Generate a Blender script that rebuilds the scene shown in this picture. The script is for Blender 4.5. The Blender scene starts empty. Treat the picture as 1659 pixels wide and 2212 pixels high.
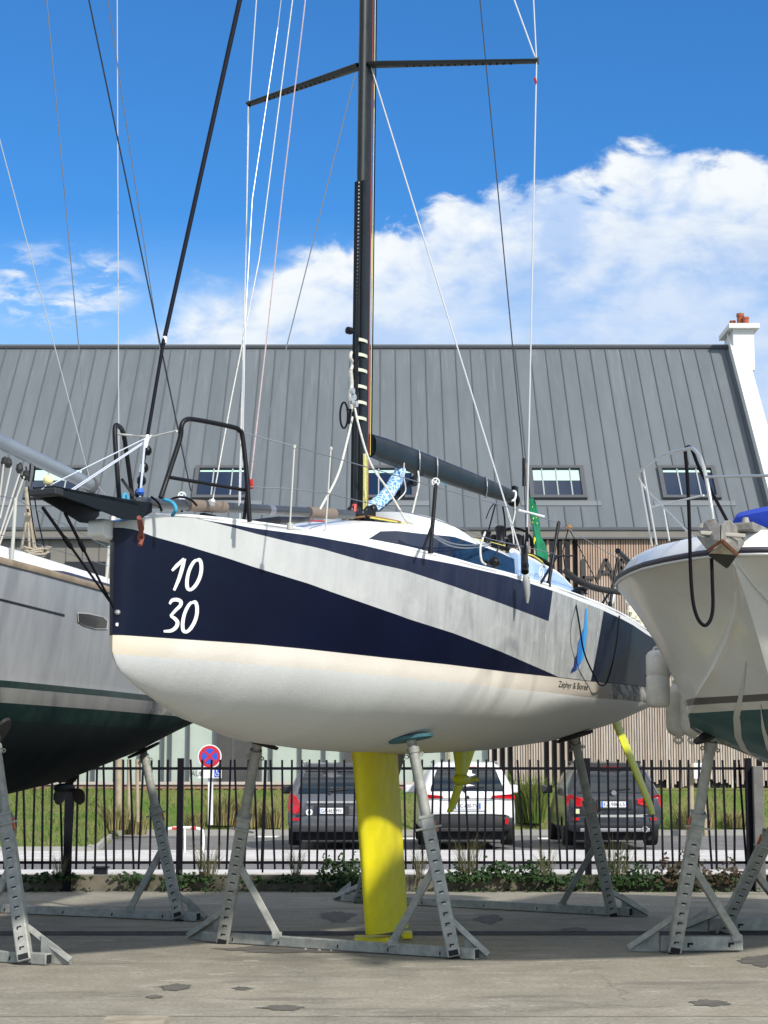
import bpy, math, random
import numpy as np
from mathutils import Vector, Matrix
random.seed(7)
R=math.radians
scn=bpy.context.scene
COL=scn.collection
# ------------------------------------------------------------------ camera
F=4000.; H=1.6; PT=math.atan(549/4000.)
cp,sp=math.cos(PT),math.sin(PT)
cd=bpy.data.cameras.new('camera'); cam=bpy.data.objects.new('camera',cd); COL.objects.link(cam)
cam.location=(0,0,H); cam.rotation_euler=(math.pi/2+PT,0,0)
cd.sensor_fit='HORIZONTAL'; cd.sensor_width=36; cd.lens=F/1659*36; cd.clip_end=3000; cd.clip_start=.1
scn.camera=cam
# ------------------------------------------------------------------ light
SUN_AZ=R(141)      # measured from +Y (away from the camera) towards +X
SUN_EL=R(39)
sdir=Vector((math.sin(SUN_AZ)*math.cos(SUN_EL),math.cos(SUN_AZ)*math.cos(SUN_EL),math.sin(SUN_EL)))
sl=bpy.data.lights.new('sun','SUN'); sl.energy=3.55; sl.angle=R(2.5); sl.color=(1,.95,.87)
so=bpy.data.objects.new('sun',sl); COL.objects.link(so)
so.rotation_euler=sdir.to_track_quat('Z','Y').to_euler(); so.location=(20,-20,30)
scn.view_settings.view_transform='Standard'; scn.view_settings.look='None'
scn.view_settings.exposure=0.46; scn.view_settings.gamma=1
# ------------------------------------------------------------------ node helper
class N:
    def __init__(s,tree): s.t=tree; s.t.nodes.clear()
    def n(s,ty,**k):
        nd=s.t.nodes.new(ty)
        for a,b in k.items(): setattr(nd,a,b)
        return nd
    def set(s,sock,v):
        if isinstance(v,bpy.types.NodeSocket): s.t.links.new(v,sock)
        elif isinstance(v,bpy.types.Node): s.t.links.new(v.outputs[0],sock)
        else:
            if isinstance(v,(tuple,list)) and len(v)==3 and sock.type=='RGBA': v=(*v,1)
            sock.default_value=v
    def math(s,op,a,b=None,c=None,clamp=False):
        nd=s.n('ShaderNodeMath',operation=op,use_clamp=clamp); s.set(nd.inputs[0],a)
        if b is not None: s.set(nd.inputs[1],b)
        if c is not None: s.set(nd.inputs[2],c)
        return nd.outputs[0]
    def mix(s,f,a,b,bt='MIX'):
        nd=s.n('ShaderNodeMix',data_type='RGBA',blend_type=bt)
        s.set(nd.inputs[0],f); s.set(nd.inputs[6],a); s.set(nd.inputs[7],b); return nd.outputs[2]
    def noise(s,vec,scale,detail=4,rough=.55,dist=0,dim='3D'):
        nd=s.n('ShaderNodeTexNoise',noise_dimensions=dim)
        if vec is not None: s.set(nd.inputs['Vector'],vec)
        nd.inputs['Scale'].default_value=scale; nd.inputs['Detail'].default_value=detail
        nd.inputs['Roughness'].default_value=rough; nd.inputs['Distortion'].default_value=dist
        return nd.outputs[0]
    def mr(s,v,a,b,c=0,d=1,smooth=True):
        nd=s.n('ShaderNodeMapRange'); nd.interpolation_type='SMOOTHSTEP' if smooth else 'LINEAR'
        s.set(nd.inputs[0],v); s.set(nd.inputs[1],a); s.set(nd.inputs[2],b); s.set(nd.inputs[3],c); s.set(nd.inputs[4],d)
        return nd.outputs[0]
    def ramp(s,v,st):
        nd=s.n('ShaderNodeValToRGB'); s.set(nd.inputs[0],v); e=nd.color_ramp.elements
        while len(e)<len(st): e.new(.5)
        for x,(p,c) in zip(e,st): x.position=p; x.color=(*c,1) if len(c)==3 else c
        return nd.outputs[0]
    def comb(s,x,y,z):
        nd=s.n('ShaderNodeCombineXYZ'); s.set(nd.inputs[0],x); s.set(nd.inputs[1],y); s.set(nd.inputs[2],z); return nd.outputs[0]
    def sep(s,v):
        nd=s.n('ShaderNodeSeparateXYZ'); s.set(nd.inputs[0],v); return nd.outputs
    def vmul(s,v,m):
        nd=s.n('ShaderNodeVectorMath',operation='MULTIPLY'); s.set(nd.inputs[0],v); nd.inputs[1].default_value=m; return nd.outputs[0]

def uv_dir(x,y):
    u=(x-829.5)/F; v=(1106-y)/F; dy=cp-v*sp
    return u/dy,(sp+v*cp)/dy
# ------------------------------------------------------------------ sky
w=bpy.data.worlds.new('World'); scn.world=w; w.use_nodes=True
n=N(w.node_tree)
sky=n.n('ShaderNodeTexSky',sky_type='NISHITA'); sky.sun_disc=False
sky.sun_elevation=SUN_EL; sky.sun_rotation=SUN_AZ; sky.air_density=1.0; sky.dust_density=.35; sky.ozone_density=2.0; sky.altitude=0
tc=n.n('ShaderNodeTexCoord'); x_,y_,z_=n.sep(tc.outputs['Generated'])
ya=n.math('MAXIMUM',n.math('ABSOLUTE',y_),.05)
u=n.math('DIVIDE',x_,ya); v=n.math('DIVIDE',z_,ya)
fc=n.n('ShaderNodeFloatCurve'); cv=fc.mapping.curves[0]
ed=[(150,790),(235,735),(290,675),(420,592),(560,562),(700,512),(820,480),(900,470),(960,432),(1080,400),(1200,395),(1300,378),(1335,325),(1420,300),(1500,312),(1560,325),(1659,330),(1900,380)]
nu=lambda q:(q+.25)/.55
nv=lambda q:(q-.15)/.25
for i,(a,b) in enumerate(ed):
    uu,vv=uv_dir(a,b); X,Y=nu(uu),nv(vv)
    if i==0: cv.points[0].location=(X,Y)
    elif i==1: cv.points[1].location=(X,Y)
    else: cv.points.new(X,Y)
for p_ in cv.points: p_.handle_type='VECTOR'
fc.mapping.update()
n.set(fc.inputs['Value'],n.math('DIVIDE',n.math('ADD',u,.25),.55))
vt=n.math('MULTIPLY_ADD',fc.outputs[0],.25,.15)
vec=n.comb(u,n.math('MULTIPLY',v,1.45),0)
vecb=n.comb(u,n.math('MULTIPLY',v,2.6),0)
n1=n.noise(vec,26,9,.56,.35); n2=n.noise(vec,9,7,.55,.5); n3=n.noise(vecb,15,6,.62,.3); n4=n.noise(vec,55,6,.6,.2)
dv=n.math('SUBTRACT',vt,v)
e=n.math('ADD',dv,n.math('MULTIPLY',n.math('SUBTRACT',n1,.5),.075))
e=n.math('ADD',e,n.math('MULTIPLY',n.math('SUBTRACT',n4,.5),.018))
lefty=n.mr(u,-.02,-.10)
dens=n.math('MINIMUM',n.mr(e,-.002,n.math('ADD',.013,n.math('MULTIPLY',lefty,.028))),1)
# thin out towards its base with streaks of blue
thin=n.mr(n.math('ADD',n.math('MULTIPLY',n2,.6),n.math('MULTIPLY',n3,.5)),.36,.66)
low=n.mr(dv,.015,.075)
body=n.math('SUBTRACT',1,n.math('MULTIPLY',n.math('MULTIPLY',low,.66),n.math('SUBTRACT',1,thin)))
body=n.math('MULTIPLY',body,n.mr(n.math('ADD',n.math('MULTIPLY',n3,.6),n.math('MULTIPLY',n4,.4)),.34,.50,.80,1))
hz=n.mr(v,.22,.31,.62,0)
dens=n.math('MULTIPLY',dens,body)
# detached streaky cloud on the left
bx,by=uv_dir(120,615)
q=n.math('ADD',n.math('POWER',n.math('DIVIDE',n.math('SUBTRACT',u,bx),.048),2),n.math('POWER',n.math('DIVIDE',n.math('SUBTRACT',v,by),.026),2))
pb=n.math('MULTIPLY',n.mr(q,.2,1.3,1,0),n.mr(n.noise(vecb,34,7,.6,.4),.42,.64,0,.85))
dens=n.math('MAXIMUM',dens,pb)
# unseen cloud added over the rest of the dome as neutral fill
far=n.mr(n.math('ABSOLUTE',u),.3,.5)
gen=n.math('MULTIPLY',n.mr(n.noise(tc.outputs['Generated'],3.2,7,.6,.3),.40,.56,0,.95),n.math('MAXIMUM',far,n.mr(y_,.02,-.05)))
gen=n.math('MULTIPLY',gen,n.mr(z_,.02,.15))
dens=n.math('MULTIPLY',dens,n.mr(y_,0,.05))
front=n.mr(far,0,1,1,0)
dens=n.math('MAXIMUM',n.math('MULTIPLY',dens,front),gen)
nbig=n.noise(vec,17,5,.5,.3)
lit=n.math('MULTIPLY',n.mr(n.math('ADD',n.math('MULTIPLY',n1,.45),n.math('MULTIPLY',nbig,.55)),.40,.56),n.mr(dv,.10,.02,.35,1))
SK=.105
back=n.mr(y_,.25,-.1)
ccol=n.mix(lit,(3.6,4.7,6.6),(6.4,6.7,6.9))
skc=n.mix(1.0,sky.outputs[0],(.262,.70,1.12),'MULTIPLY')
skc=n.mix(n.math('MULTIPLY',hz,front),skc,(2.9,4.9,7.4))
skc=n.mix(dens,skc,n.mix(n.math('MAXIMUM',back,far),ccol,(9.2,9.3,9.2)))  # added cloud beside and behind the camera is brightened for fill
bg=n.n('ShaderNodeBackground'); n.set(bg.inputs[0],skc); bg.inputs[1].default_value=SK
out=n.n('ShaderNodeOutputWorld'); n.set(out.inputs[0],bg.outputs[0])

# ------------------------------------------------------------------ pixel geometry of the place
def W(x,y,Y):
    u=(x-829.5)/F; v=(1106-y)/F; dy=cp-v*sp
    return Vector((u/dy*Y,Y,H+(sp+v*cp)/dy*Y))
def G(x,y,z=0.):
    u=(x-829.5)/F; v=(1106-y)/F; dy=cp-v*sp; dz=(sp+v*cp)
    k=(z-H)/dz
    return Vector((u*k,dy*k,z))
# ------------------------------------------------------------------ materials
MAT={}
def mat(name,col,rough=.6,metal=0.,var=0.,vs=3.,bump=0.,bs=40.,coat=0.,spec=.5,fn=None,col2=None,stretch=(1,1,1),alpha=None):
    if name in MAT: return MAT[name]
    m=bpy.data.materials.new(name); m.use_nodes=True; t=N(m.node_tree)
    p=t.n('ShaderNodeBsdfPrincipled'); o=t.n('ShaderNodeOutputMaterial'); t.t.links.new(p.outputs[0],o.inputs[0])
    p.inputs['Roughness'].default_value=rough; p.inputs['Metallic'].default_value=metal
    p.inputs['Coat Weight'].default_value=coat; p.inputs['Specular IOR Level'].default_value=spec
    tc=t.n('ShaderNodeTexCoord').outputs['Object']
    v=t.vmul(tc,stretch)
    c=(*col,1)
    if fn: c=fn(t,v,p)
    elif var or col2:
        c2=col2 or tuple(q*(1-var) for q in col)
        c=t.mix(t.mr(t.noise(v,vs,6,.6),.3,.7),(*c2,1),c)
        r=t.mr(t.noise(v,vs*2.3,4,.6),.3,.7,rough*.85,min(1,rough*1.2)); t.set(p.inputs['Roughness'],r)
    t.set(p.inputs['Base Color'],c)
    if bump:
        b=t.n('ShaderNodeBump'); b.inputs['Strength'].default_value=1; b.inputs['Distance'].default_value=bump
        t.set(b.inputs['Height'],t.noise(v,bs,5,.6)); t.set(p.inputs['Normal'],b.outputs[0])
    MAT[name]=m; return m

# ------------------------------------------------------------------ mesh builder
class MB:
    def __init__(s): s.v=[]; s.f=[]; s.mi=[]; s.k=0; s.att={}
    def vert(s,p): s.v.append(tuple(p)); return len(s.v)-1
    def face(s,ids): s.f.append(tuple(ids)); s.mi.append(s.k)
    def poly(s,pts): s.face([s.vert(p) for p in pts])
    def box(s,c,d,rot=None):
        c=Vector(c); ids=[]
        for i in (-.5,.5):
            for j in (-.5,.5):
                for k in (-.5,.5):
                    q=Vector((i*d[0],j*d[1],k*d[2]))
                    if rot is not None: q=rot@q
                    ids.append(s.vert(c+q))
        for f in ((0,1,3,2),(4,6,7,5),(0,4,5,1),(2,3,7,6),(0,2,6,4),(1,5,7,3)): s.face([ids[i] for i in f])
        return s
    def bb(s,a,b): # axis box from corner to corner
        return s.box([(a[i]+b[i])/2 for i in range(3)],[abs(b[i]-a[i]) for i in range(3)])
    def bar(s,a,b,w,h,up=(0,0,1)):
        a=Vector(a); b=Vector(b); d=(b-a); L=d.length; d.normalize(); up=Vector(up)
        if abs(d.dot(up))>.98: up=Vector((0,1,0))
        x=d.cross(up).normalized(); z=x.cross(d).normalized()
        rot=Matrix((x,d,z)).transposed()
        return s.box((a+b)/2,(w,L,h),rot)
    def tube(s,pts,r,n=8,closed=False,cap=True):
        pts=[Vector(p) for p in pts]; m=len(pts)
        rr=r if isinstance(r,(list,tuple)) else [r]*m
        prev=None; rings=[]
        for i,p in enumerate(pts):
            if closed: d=pts[(i+1)%m]-pts[i-1]
            else: d=pts[min(i+1,m-1)]-pts[max(i-1,0)]
            if d.length<1e-9: d=Vector((0,0,1))
            d.normalize()
            if prev is None:
                up=Vector((0,0,1)) if abs(d.z)<.9 else Vector((0,1,0))
                x=d.cross(up).normalized()
            else:
                x=(prev-d*prev.dot(d))
                x=x.normalized() if x.length>1e-6 else d.orthogonal().normalized()
            prev=x; y=d.cross(x)
            rings.append([s.vert(p+(x*math.cos(2*math.pi*k/n)+y*math.sin(2*math.pi*k/n))*rr[i]) for k in range(n)])
        cnt=m if closed else m-1
        for i in range(cnt):
            a=rings[i]; b=rings[(i+1)%m]
            for k in range(n): s.face((a[k],a[(k+1)%n],b[(k+1)%n],b[k]))
        if cap and not closed:
            s.face(rings[0][::-1]); s.face(rings[-1])
        return s
    def lathe(s,base,axis,prof,n=20):
        axis=Vector(axis).normalized(); x=axis.orthogonal().normalized(); y=axis.cross(x); base=Vector(base); rings=[]
        for h,r in prof:
            rings.append([s.vert(base+axis*h+(x*math.cos(2*math.pi*k/n)+y*math.sin(2*math.pi*k/n))*max(r,1e-4)) for k in range(n)])
        for a,b in zip(rings,rings[1:]):
            for k in range(n): s.face((a[k],a[(k+1)%n],b[(k+1)%n],b[k]))
        s.face(rings[0][::-1]); s.face(rings[-1]); return s
    def prism(s,pts,off):
        off=Vector(off); a=[s.vert(p) for p in pts]; b=[s.vert(Vector(p)+off) for p in pts]
        s.face(a[::-1]); s.face(b); m=len(a)
        for i in range(m): s.face((a[i],a[(i+1)%m],b[(i+1)%m],b[i]))
        return s
    def grid(s,rows,closeu=False):
        ids=[[s.vert(p) for p in r] for r in rows]
        for a,b in zip(ids,ids[1:]):
            for k in range(len(a)-1): s.face((a[k],a[k+1],b[k+1],b[k]))
            if closeu: s.face((a[-1],a[0],b[0],b[-1]))
        return ids
    def obj(s,name,m,parent=None,smooth=None,bevel=0,base=None):
        me=bpy.data.meshes.new(name)
        off=Vector((0,0,0)); q=parent
        while q is not None: off+=q.location; q=q.parent
        o=bpy.data.objects.new(name,me)
        if parent is None and s.v and base is None:
            a=np.array(s.v); base=((a[:,0].min()+a[:,0].max())/2,(a[:,1].min()+a[:,1].max())/2,a[:,2].min())
        if base is not None:
            o.location=Vector(base)-off; off=Vector(base)
        me.from_pydata([tuple(Vector(p)-off) for p in s.v],[],s.f)
        ms=m if isinstance(m,(list,tuple)) else [m]
        for q in ms: me.materials.append(q)
        me.polygons.foreach_set('material_index',s.mi)
        for k,a in s.att.items():
            at=me.attributes.new(k,'FLOAT','POINT'); at.data.foreach_set('value',a)
        me.update()
        COL.objects.link(o)
        if parent is not None: o.parent=parent
        if smooth is not None:
            me.polygons.foreach_set('use_smooth',[True]*len(me.polygons))
            if smooth<180:
                me.set_sharp_from_angle(angle=R(smooth))
        if bevel:
            b=o.modifiers.new('bevel','BEVEL'); b.width=bevel; b.segments=2; b.limit_method='ANGLE'; b.angle_limit=R(40)
        return o
def tag(o,label=None,cat=None,group=None,kind=None):
    if label: o['label']=label
    if cat: o['category']=cat
    if group: o['group']=group
    if kind: o['kind']=kind
    return o
def empty(name,loc,label,cat,group=None):
    o=bpy.data.objects.new(name,None); o.location=loc; o.empty_display_size=.2; COL.objects.link(o)
    return tag(o,label,cat,group)
def sm(*pts,n=6):
    """catmull-rom through points"""
    P=[Vector(p) for p in pts]; P=[P[0]*2-P[1]]+P+[P[-1]*2-P[-2]]; o=[]
    for i in range(1,len(P)-2):
        for k in range(n):
            t=k/n; a,b,c,d=P[i-1],P[i],P[i+1],P[i+2]
            o.append(.5*((2*b)+(c-a)*t+(2*a-5*b+4*c-d)*t*t+(3*b-a-3*c+d)*t**3))
    o.append(P[-2]); return o
def text_tris(txt,shear=0.,size=1.):
    c=bpy.data.curves.new('txt','FONT'); c.body=txt; c.size=size; c.shear=shear; c.resolution_u=3
    o=bpy.data.objects.new('txt',c); COL.objects.link(o); bpy.context.view_layer.update()
    me=bpy.data.meshes.new_from_object(o.evaluated_get(bpy.context.evaluated_depsgraph_get()))
    me.calc_loop_triangles()
    v=[tuple(p.co) for p in me.vertices]; t=[tuple(q.vertices) for q in me.loop_triangles]
    bpy.data.objects.remove(o); bpy.data.curves.remove(c); bpy.data.meshes.remove(me)
    return v,t
def text_on(mb,txt,fn,shear=0.,x0=0,x1=1,y0=0,y1=1,fit=True,bold=0.):
    """text scaled into [x0,x1]x[y0,y1] and mapped by fn(x,y)->point"""
    v,t=text_tris(txt,shear)
    a=np.array(v); lx,hx,ly,hy=a[:,0].min(),a[:,0].max(),a[:,1].min(),a[:,1].max()
    ids=[]
    for p in v: ids.append(mb.vert(fn(x0+(p[0]-lx)/(hx-lx)*(x1-x0),y0+(p[1]-ly)/(hy-ly)*(y1-y0))))
    for q in t: mb.face([ids[i] for i in q])

# ------------------------------------------------------------------ common materials
def f_galv(t,v,p):
    a=t.noise(v,9,6,.65); b=t.n('ShaderNodeTexVoronoi'); t.set(b.inputs['Vector'],v); b.inputs['Scale'].default_value=34
    c=t.mix(t.mr(a,.3,.7),(.22,.225,.205,1),(.36,.365,.33,1))
    return t.mix(t.math('MULTIPLY',t.sep(b.outputs['Color'])[0],.22),c,(.46,.465,.43,1))
galv=mat('galvanised_steel',(0,0,0),.6,.12,fn=f_galv,bump=.0015,bs=60)
darkhole=mat('dark_hole',(.012,.012,.014),.9)
black=mat('black_metal',(.006,.006,.008),.45,var=.3,spec=.25)
blackrub=mat('black_rubber',(.016,.016,.016),.75,var=.3,bump=.001)
rope_w=mat('white_rope',(.62,.61,.55),.85,var=.25,vs=40,bump=.002,bs=150)
rope_y=mat('yellow_rope',(.60,.56,.12),.85,var=.25,vs=40)
rope_k=mat('black_rope',(.006,.006,.009),.85,var=.2,vs=40,spec=.15)
rope_p=mat('pink_rope',(.46,.36,.37),.85,var=.25,vs=60)
rope_b=mat('blue_rope',(.05,.35,.55),.85,var=.25,vs=40)
steel=mat('stainless_steel',(.50,.50,.48),.38,.55)
wire=mat('steel_wire',(.26,.28,.31),.4,.6)
wirep=mat('pale_wire',(.50,.51,.52),.6,.1)
darkwire=mat('dark_wire',(.03,.035,.05),.5,.2)
carbon=mat('carbon_spar',(.007,.012,.013),.4,coat=.0,spec=.4,var=.25,vs=2)
whitegel=mat('white_gelcoat',(.78,.79,.78),.3,coat=.3,var=.06,vs=4)
winglass=mat('tinted_window',(.010,.016,.035),.08,coat=.5)
yellow=mat('yellow_paint',(.74,.66,.003),.5,coat=.0,col2=(.66,.57,.006),vs=5,bump=.0015,bs=25)
redp=mat('red_plastic',(.45,.02,.015),.4)
whitep=mat('white_paint',(.75,.75,.73),.5,var=.06)
tapew=mat('white_tape',(.55,.55,.44),.6,var=.1,vs=20)
# ================================================================== GROUND
def f_yard(t,v,p):
    P=t.sep(v)
    a=t.noise(v,.35,7,.6); b=t.noise(v,2.2,8,.65); c=t.noise(v,28,4,.7); st=t.noise(t.vmul(v,(.7,2.2,1)),.9,7,.6,.6)
    col=t.mix(t.mr(a,.3,.7),(.225,.203,.155,1),(.30,.275,.212,1))
    col=t.mix(t.mr(b,.35,.75,0,.7),col,(.40,.37,.30,1))
    col=t.mix(t.mr(st,.57,.63,0,.45),col,(.12,.11,.09,1))
    # old oil stains
    o=t.noise(t.vmul(v,(.6,1.9,1)),.62,6,.6,.5); col=t.mix(t.mr(o,.60,.68,0,.5),col,(.10,.092,.08,1)); fg=t.noise(v,140,3,.7); col=t.mix(t.mr(fg,.52,.66,0,.4),col,(.42,.39,.33,1)); col=t.mix(t.mr(t.noise(v,90,2,.6),.58,.68,0,.45),col,(.10,.09,.08,1)); col=t.mix(t.mr(t.noise(v,.16,3,.5),.42,.6,0,.3),col,(.20,.195,.17,1))
    wv=t.noise(t.vmul(v,(1.,2.6,1)),1.7,6,.65,.4); col=t.mix(t.mr(wv,.60,.66,0,.45),col,(.52,.49,.42,1))
    col=t.mix(t.mr(c,.42,.62,.0,.42),col,(.12,.11,.092,1))
    # cracks
    vo=t.n('ShaderNodeTexVoronoi',feature='DISTANCE_TO_EDGE'); t.set(vo.inputs['Vector'],t.n('ShaderNodeVectorMath',operation='ADD').outputs[0])
    nd=vo.inputs['Vector'].links[0].from_node; t.set(nd.inputs[0],t.vmul(v,(.14,.5,1))); 
    nz=t.n('ShaderNodeTexNoise'); nz.inputs['Scale'].default_value=1.1; nz.inputs['Detail'].default_value=6; t.set(nz.inputs['Vector'],v)
    t.set(nd.inputs[1],t.vmul(nz.outputs['Color'],(.35,.35,0)))
    vo.inputs['Scale'].default_value=1.
    col=t.mix(t.mr(vo.outputs['Distance'],.0,.005,.35,0),col,(.06,.055,.05,1))
    p.inputs['Roughness'].default_value=.85
    bn=t.n('ShaderNodeBump'); bn.inputs['Distance'].default_value=.006; bn.inputs['Strength'].default_value=.8
    t.set(bn.inputs['Height'],t.math('ADD',c,t.math('MULTIPLY',b,.8))); t.set(p.inputs['Normal'],bn.outputs[0])
    return col
yard=mat('yard_concrete',(0,0,0),.85,fn=f_yard,spec=.3)
g=MB(); g.poly([(-900,-60,0),(900,-60,0),(900,1500,0),(-900,1500,0)]); tag(g.obj('ground',yard,base=(0,0,0)),kind='structure')
asph=mat('asphalt',(.085,.082,.084),.9,var=.3,vs=1.3,bump=.004,bs=60)
asph2=mat('old_asphalt',(.17,.165,.165),.9,var=.3,vs=1.3,bump=.004,bs=60)
pale=mat('pale_concrete',(.56,.54,.52),.85,var=.2,vs=2,bump=.003)
kerbm=mat('kerb_stone',(.36,.35,.32),.85,var=.25,vs=2,bump=.003)
Yk=lambda y:G(829,y).y
g=MB(); g.poly([(-60,24.3,.004),(60,24.3,.004),(60,52,.004),(-60,52,.004)]); tag(g.obj('parking_road',asph2),kind='structure')
g=MB(); g.bb((-60,Yk(1862),.006),(60,Yk(1842),.05)); tag(g.obj('pavement',pale),kind='structure')
g=MB(); g.bb((-60,Yk(1894),.006),(60,Yk(1887),.06)); tag(g.obj('road_kerb',pale),kind='structure')
# yard drain slot seen as a dark groove, and concrete joint at the front
g=MB(); y0=Yk(2024);y1=Yk(2015)
g.poly([(-60,y0,.004),(60,y0+.3,.004),(60,y1+.3,.004),(-60,y1,.004)])
tag(g.obj('drain_channel',mat('drain_dark',(.035,.034,.033),.9,var=.4,vs=3,stretch=(1,.2,1))),kind='structure')
g=MB(); a=Yk(2196)
for k in range(60):
    xx=-15+k*.5; g.poly([(xx,a+.008*math.sin(k*1.7)-.003*k/6,.004),(xx+.5,a+.008*math.sin(k*1.7+1.7)-.003*(k+1)/6,.004),(xx+.5,a+.012+.008*math.sin(k*1.7+1.7)-.003*(k+1)/6,.004),(xx,a+.012+.008*math.sin(k*1.7)-.003*k/6,.004)])
tag(g.obj('slab_joint',mat('joint_dark',(.05,.046,.042),.9)),kind='structure')
def stain(name,pts,m,z=.004):
    c=MB(); P=[]
    for (x,y) in pts: P.append(G(x,y))
    cx=sum((p for p in P),Vector())/len(P); n_=90; ring=[]; PP=P+P[:1]; P=sm(*PP,n=6)[:-1]; ph=[random.uniform(0,6.28) for _ in range(6)]
    for i in range(n_):
        f_=i/n_*len(P); a=int(f_); b=(a+1)%len(P); q=P[a].lerp(P[b],f_-a)
        q=cx+(q-cx)*(1+.10*math.sin(i*.42+ph[0])+.07*math.sin(i*.9+ph[1])+.05*math.sin(i*1.9+ph[2])+.04*math.sin(i*3.3+ph[3])); ring.append((q.x,q.y,z))
    c.poly(ring); return c
g=MB()
oil=mat('oil_stain',(.085,.078,.066),.8,col2=(.13,.12,.10),vs=6,bump=.003)
for i,pts in enumerate([[(470,2050),(560,2045),(700,2046),(800,2052),(740,2058),(560,2058)],[(345,2132),(380,2126),(412,2130),(395,2139),(360,2140)],
   [(1490,2164),(1530,2160),(1578,2168),(1550,2174),(1505,2172)],[(1590,2075),(1630,2066),(1680,2066),(1690,2084),(1640,2088)],[(555,2178),(600,2172),(655,2176),(620,2184)],
   [(1020,1985),(1060,1976),(1085,1984),(1060,1996),(1040,1992)],[(1205,2008),(1245,2004),(1270,2009),(1240,2013)],[(688,1975),(720,1970),(765,1975),(740,1992),(712,1990)],[(312,2154),(335,2150),(352,2154),(330,2158)],[(500,2135),(520,2132),(545,2136),(520,2140)]]):
    s_=stain('oil_stain',pts,oil)
    ofs=len(g.v); g.v+=s_.v; g.f+=[tuple(k+ofs for k in f_) for f_ in s_.f]; g.mi+=[0]
tag(g.obj('oil_stains',oil),kind='structure')
g=MB(); a=G(225,2211); b=G(366,2204); g.bb((a.x,a.y-.3,.002),(b.x,b.y,.03)); tag(g.obj('timber_cover',mat('worn_timber',(.36,.31,.23),.85,var=.4,vs=5,bump=.004)),'worn pale timber board lying flush in the yard at the bottom edge','board')
# lawn bank
def bank_z(x,y):
    xa=(x/y)*F+829.5
    y0=35.2 if xa<215 else 44.0
    if 215<=xa<260: y0=35.2+(xa-215)/45*8.8
    t=max(0,min(1,(y-y0)/(47.2-y0))); return .05+1.0*t**.9 if y>=y0 else -.05
lawn=mat('lawn',(.075,.135,.022),.95,col2=(.17,.16,.06),vs=.9,bump=.03,bs=9,spec=.2)
g=MB(); rows=[]
for j in range(40):
    yy=34.5+j*(48.4-34.5)/39; rows.append([(xx*yy/40.,yy,bank_z(xx*yy/40.,yy)) for xx in np.linspace(-12,12,140)])
g.grid(rows); tag(g.obj('grass_bank',lawn,smooth=180),kind='structure')
g=MB()
g.bb((G(250,1800).x,43.6,0),(14,43.9,.13))
g.bar((-11,34.6,.06),(G(215,1838).x,34.9,.06),.25,.12)
g.bar((G(215,1838).x,34.9,.06),(G(250,1803).x,43.6,.06),.2,.12)
tag(g.obj('kerb_edge',kerbm),kind='structure')
blade_g=mat('grass_blades',(.075,.16,.02),.8,col2=(.16,.17,.045),vs=.8,spec=.25)
blade_d=mat('dry_grass_blades',(.34,.28,.13),.85,col2=(.14,.15,.05),vs=2.5,spec=.2)
leafm=mat('weed_leaves',(.026,.060,.012),.6,col2=(.012,.028,.008),vs=9,spec=.3)
leafd=mat('dark_weed_leaves',(.045,.05,.022),.7,col2=(.06,.03,.02),vs=9,spec=.3)
def blade(mb,x,y,z,h,wd,lean,az=None):
    a=random.uniform(0,6.28); c,s_=math.cos(a)*wd,math.sin(a)*wd
    b=random.uniform(0,6.28) if az is None else az; lx,ly=math.cos(b)*lean*h,math.sin(b)*lean*h
    i=len(mb.v)
    mb.v+= [(x-c,y-s_,z),(x+c,y+s_,z),(x+lx*.35+c*.6,y+ly*.35+s_*.6,z+h*.6),(x+lx*.35-c*.6,y+ly*.35-s_*.6,z+h*.6),(x+lx,y+ly,z+h*random.uniform(.85,1))]
    mb.f+=[(i,i+1,i+2,i+3),(i+3,i+2,i+4)]; mb.mi+=[0,0]
g=MB()
for k in range(26000):
    yy=random.uniform(35,47.2); xx=random.uniform(-11.5,11.5)*yy/44
    z=bank_z(xx,yy)
    if z<0: continue
    blade(g,xx,yy,z-.02,random.uniform(.05,.15),.012,.5)
tag(g.obj('grass',blade_g),'short green grass covering the bank behind the car park','grass',kind='stuff')
def tuft(name,mb_m,c,r,h,nb,lean,wd=.008):
    q=MB()
    for k in range(nb):
        a=random.uniform(0,6.28); d=r*random.random()**.7
        blade(q,c[0]+d*math.cos(a),c[1]+d*math.sin(a),c[2]-.03,h*random.uniform(.55,1.1),wd,lean*random.uniform(.3,1.2),a)
    return q.obj(name,mb_m,base=c)
def dry(px,py,Y,wpx,hpx,lab,m=None,nb=260,lean=.45,wd=.010,z=None):
    p_=W(px,py,Y); sc=Y/F
    o=tuft('ornamental_grass',m or blade_d,p_,wpx*sc*.32,hpx*sc,nb,lean,wd); return tag(o,lab,'grass tuft','tall grass tufts by the fence and bank')
dry(245,1790,41.5,90,60,'dry straw coloured grass clump on the bank beside the wooden stakes',nb=420)
dry(290,1800,42.5,80,55,'low dry grass clump at the kerb corner right of the wooden stakes',nb=320)
dry(420,1792,44.0,60,48,'dry grass clump in front of the no stopping sign post',nb=320)
dry(480,1780,44.4,90,75,'tall dry grass clump right of the no stopping sign',nb=480)
dry(540,1786,44.4,80,70,'dry grass clump between the near steel prop and the grey car',nb=400)
dry(590,1786,44.3,60,62,'thin dry grass clump left of the grey car mirror',nb=260)
dry(1155,1775,44.3,60,110,'tall green grass clump left of the black car mirror',m=blade_g,nb=480)
dry(1132,1775,44.6,60,120,'tall green reeds right of the white car',m=blade_g,nb=380)
dry(1500,1790,44.1,130,55,'dry brown grass hump on the bank right of the black car',nb=700)
dry(1590,1785,44.3,90,40,'low brown grass hump at the far right of the bank',nb=380)
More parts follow.
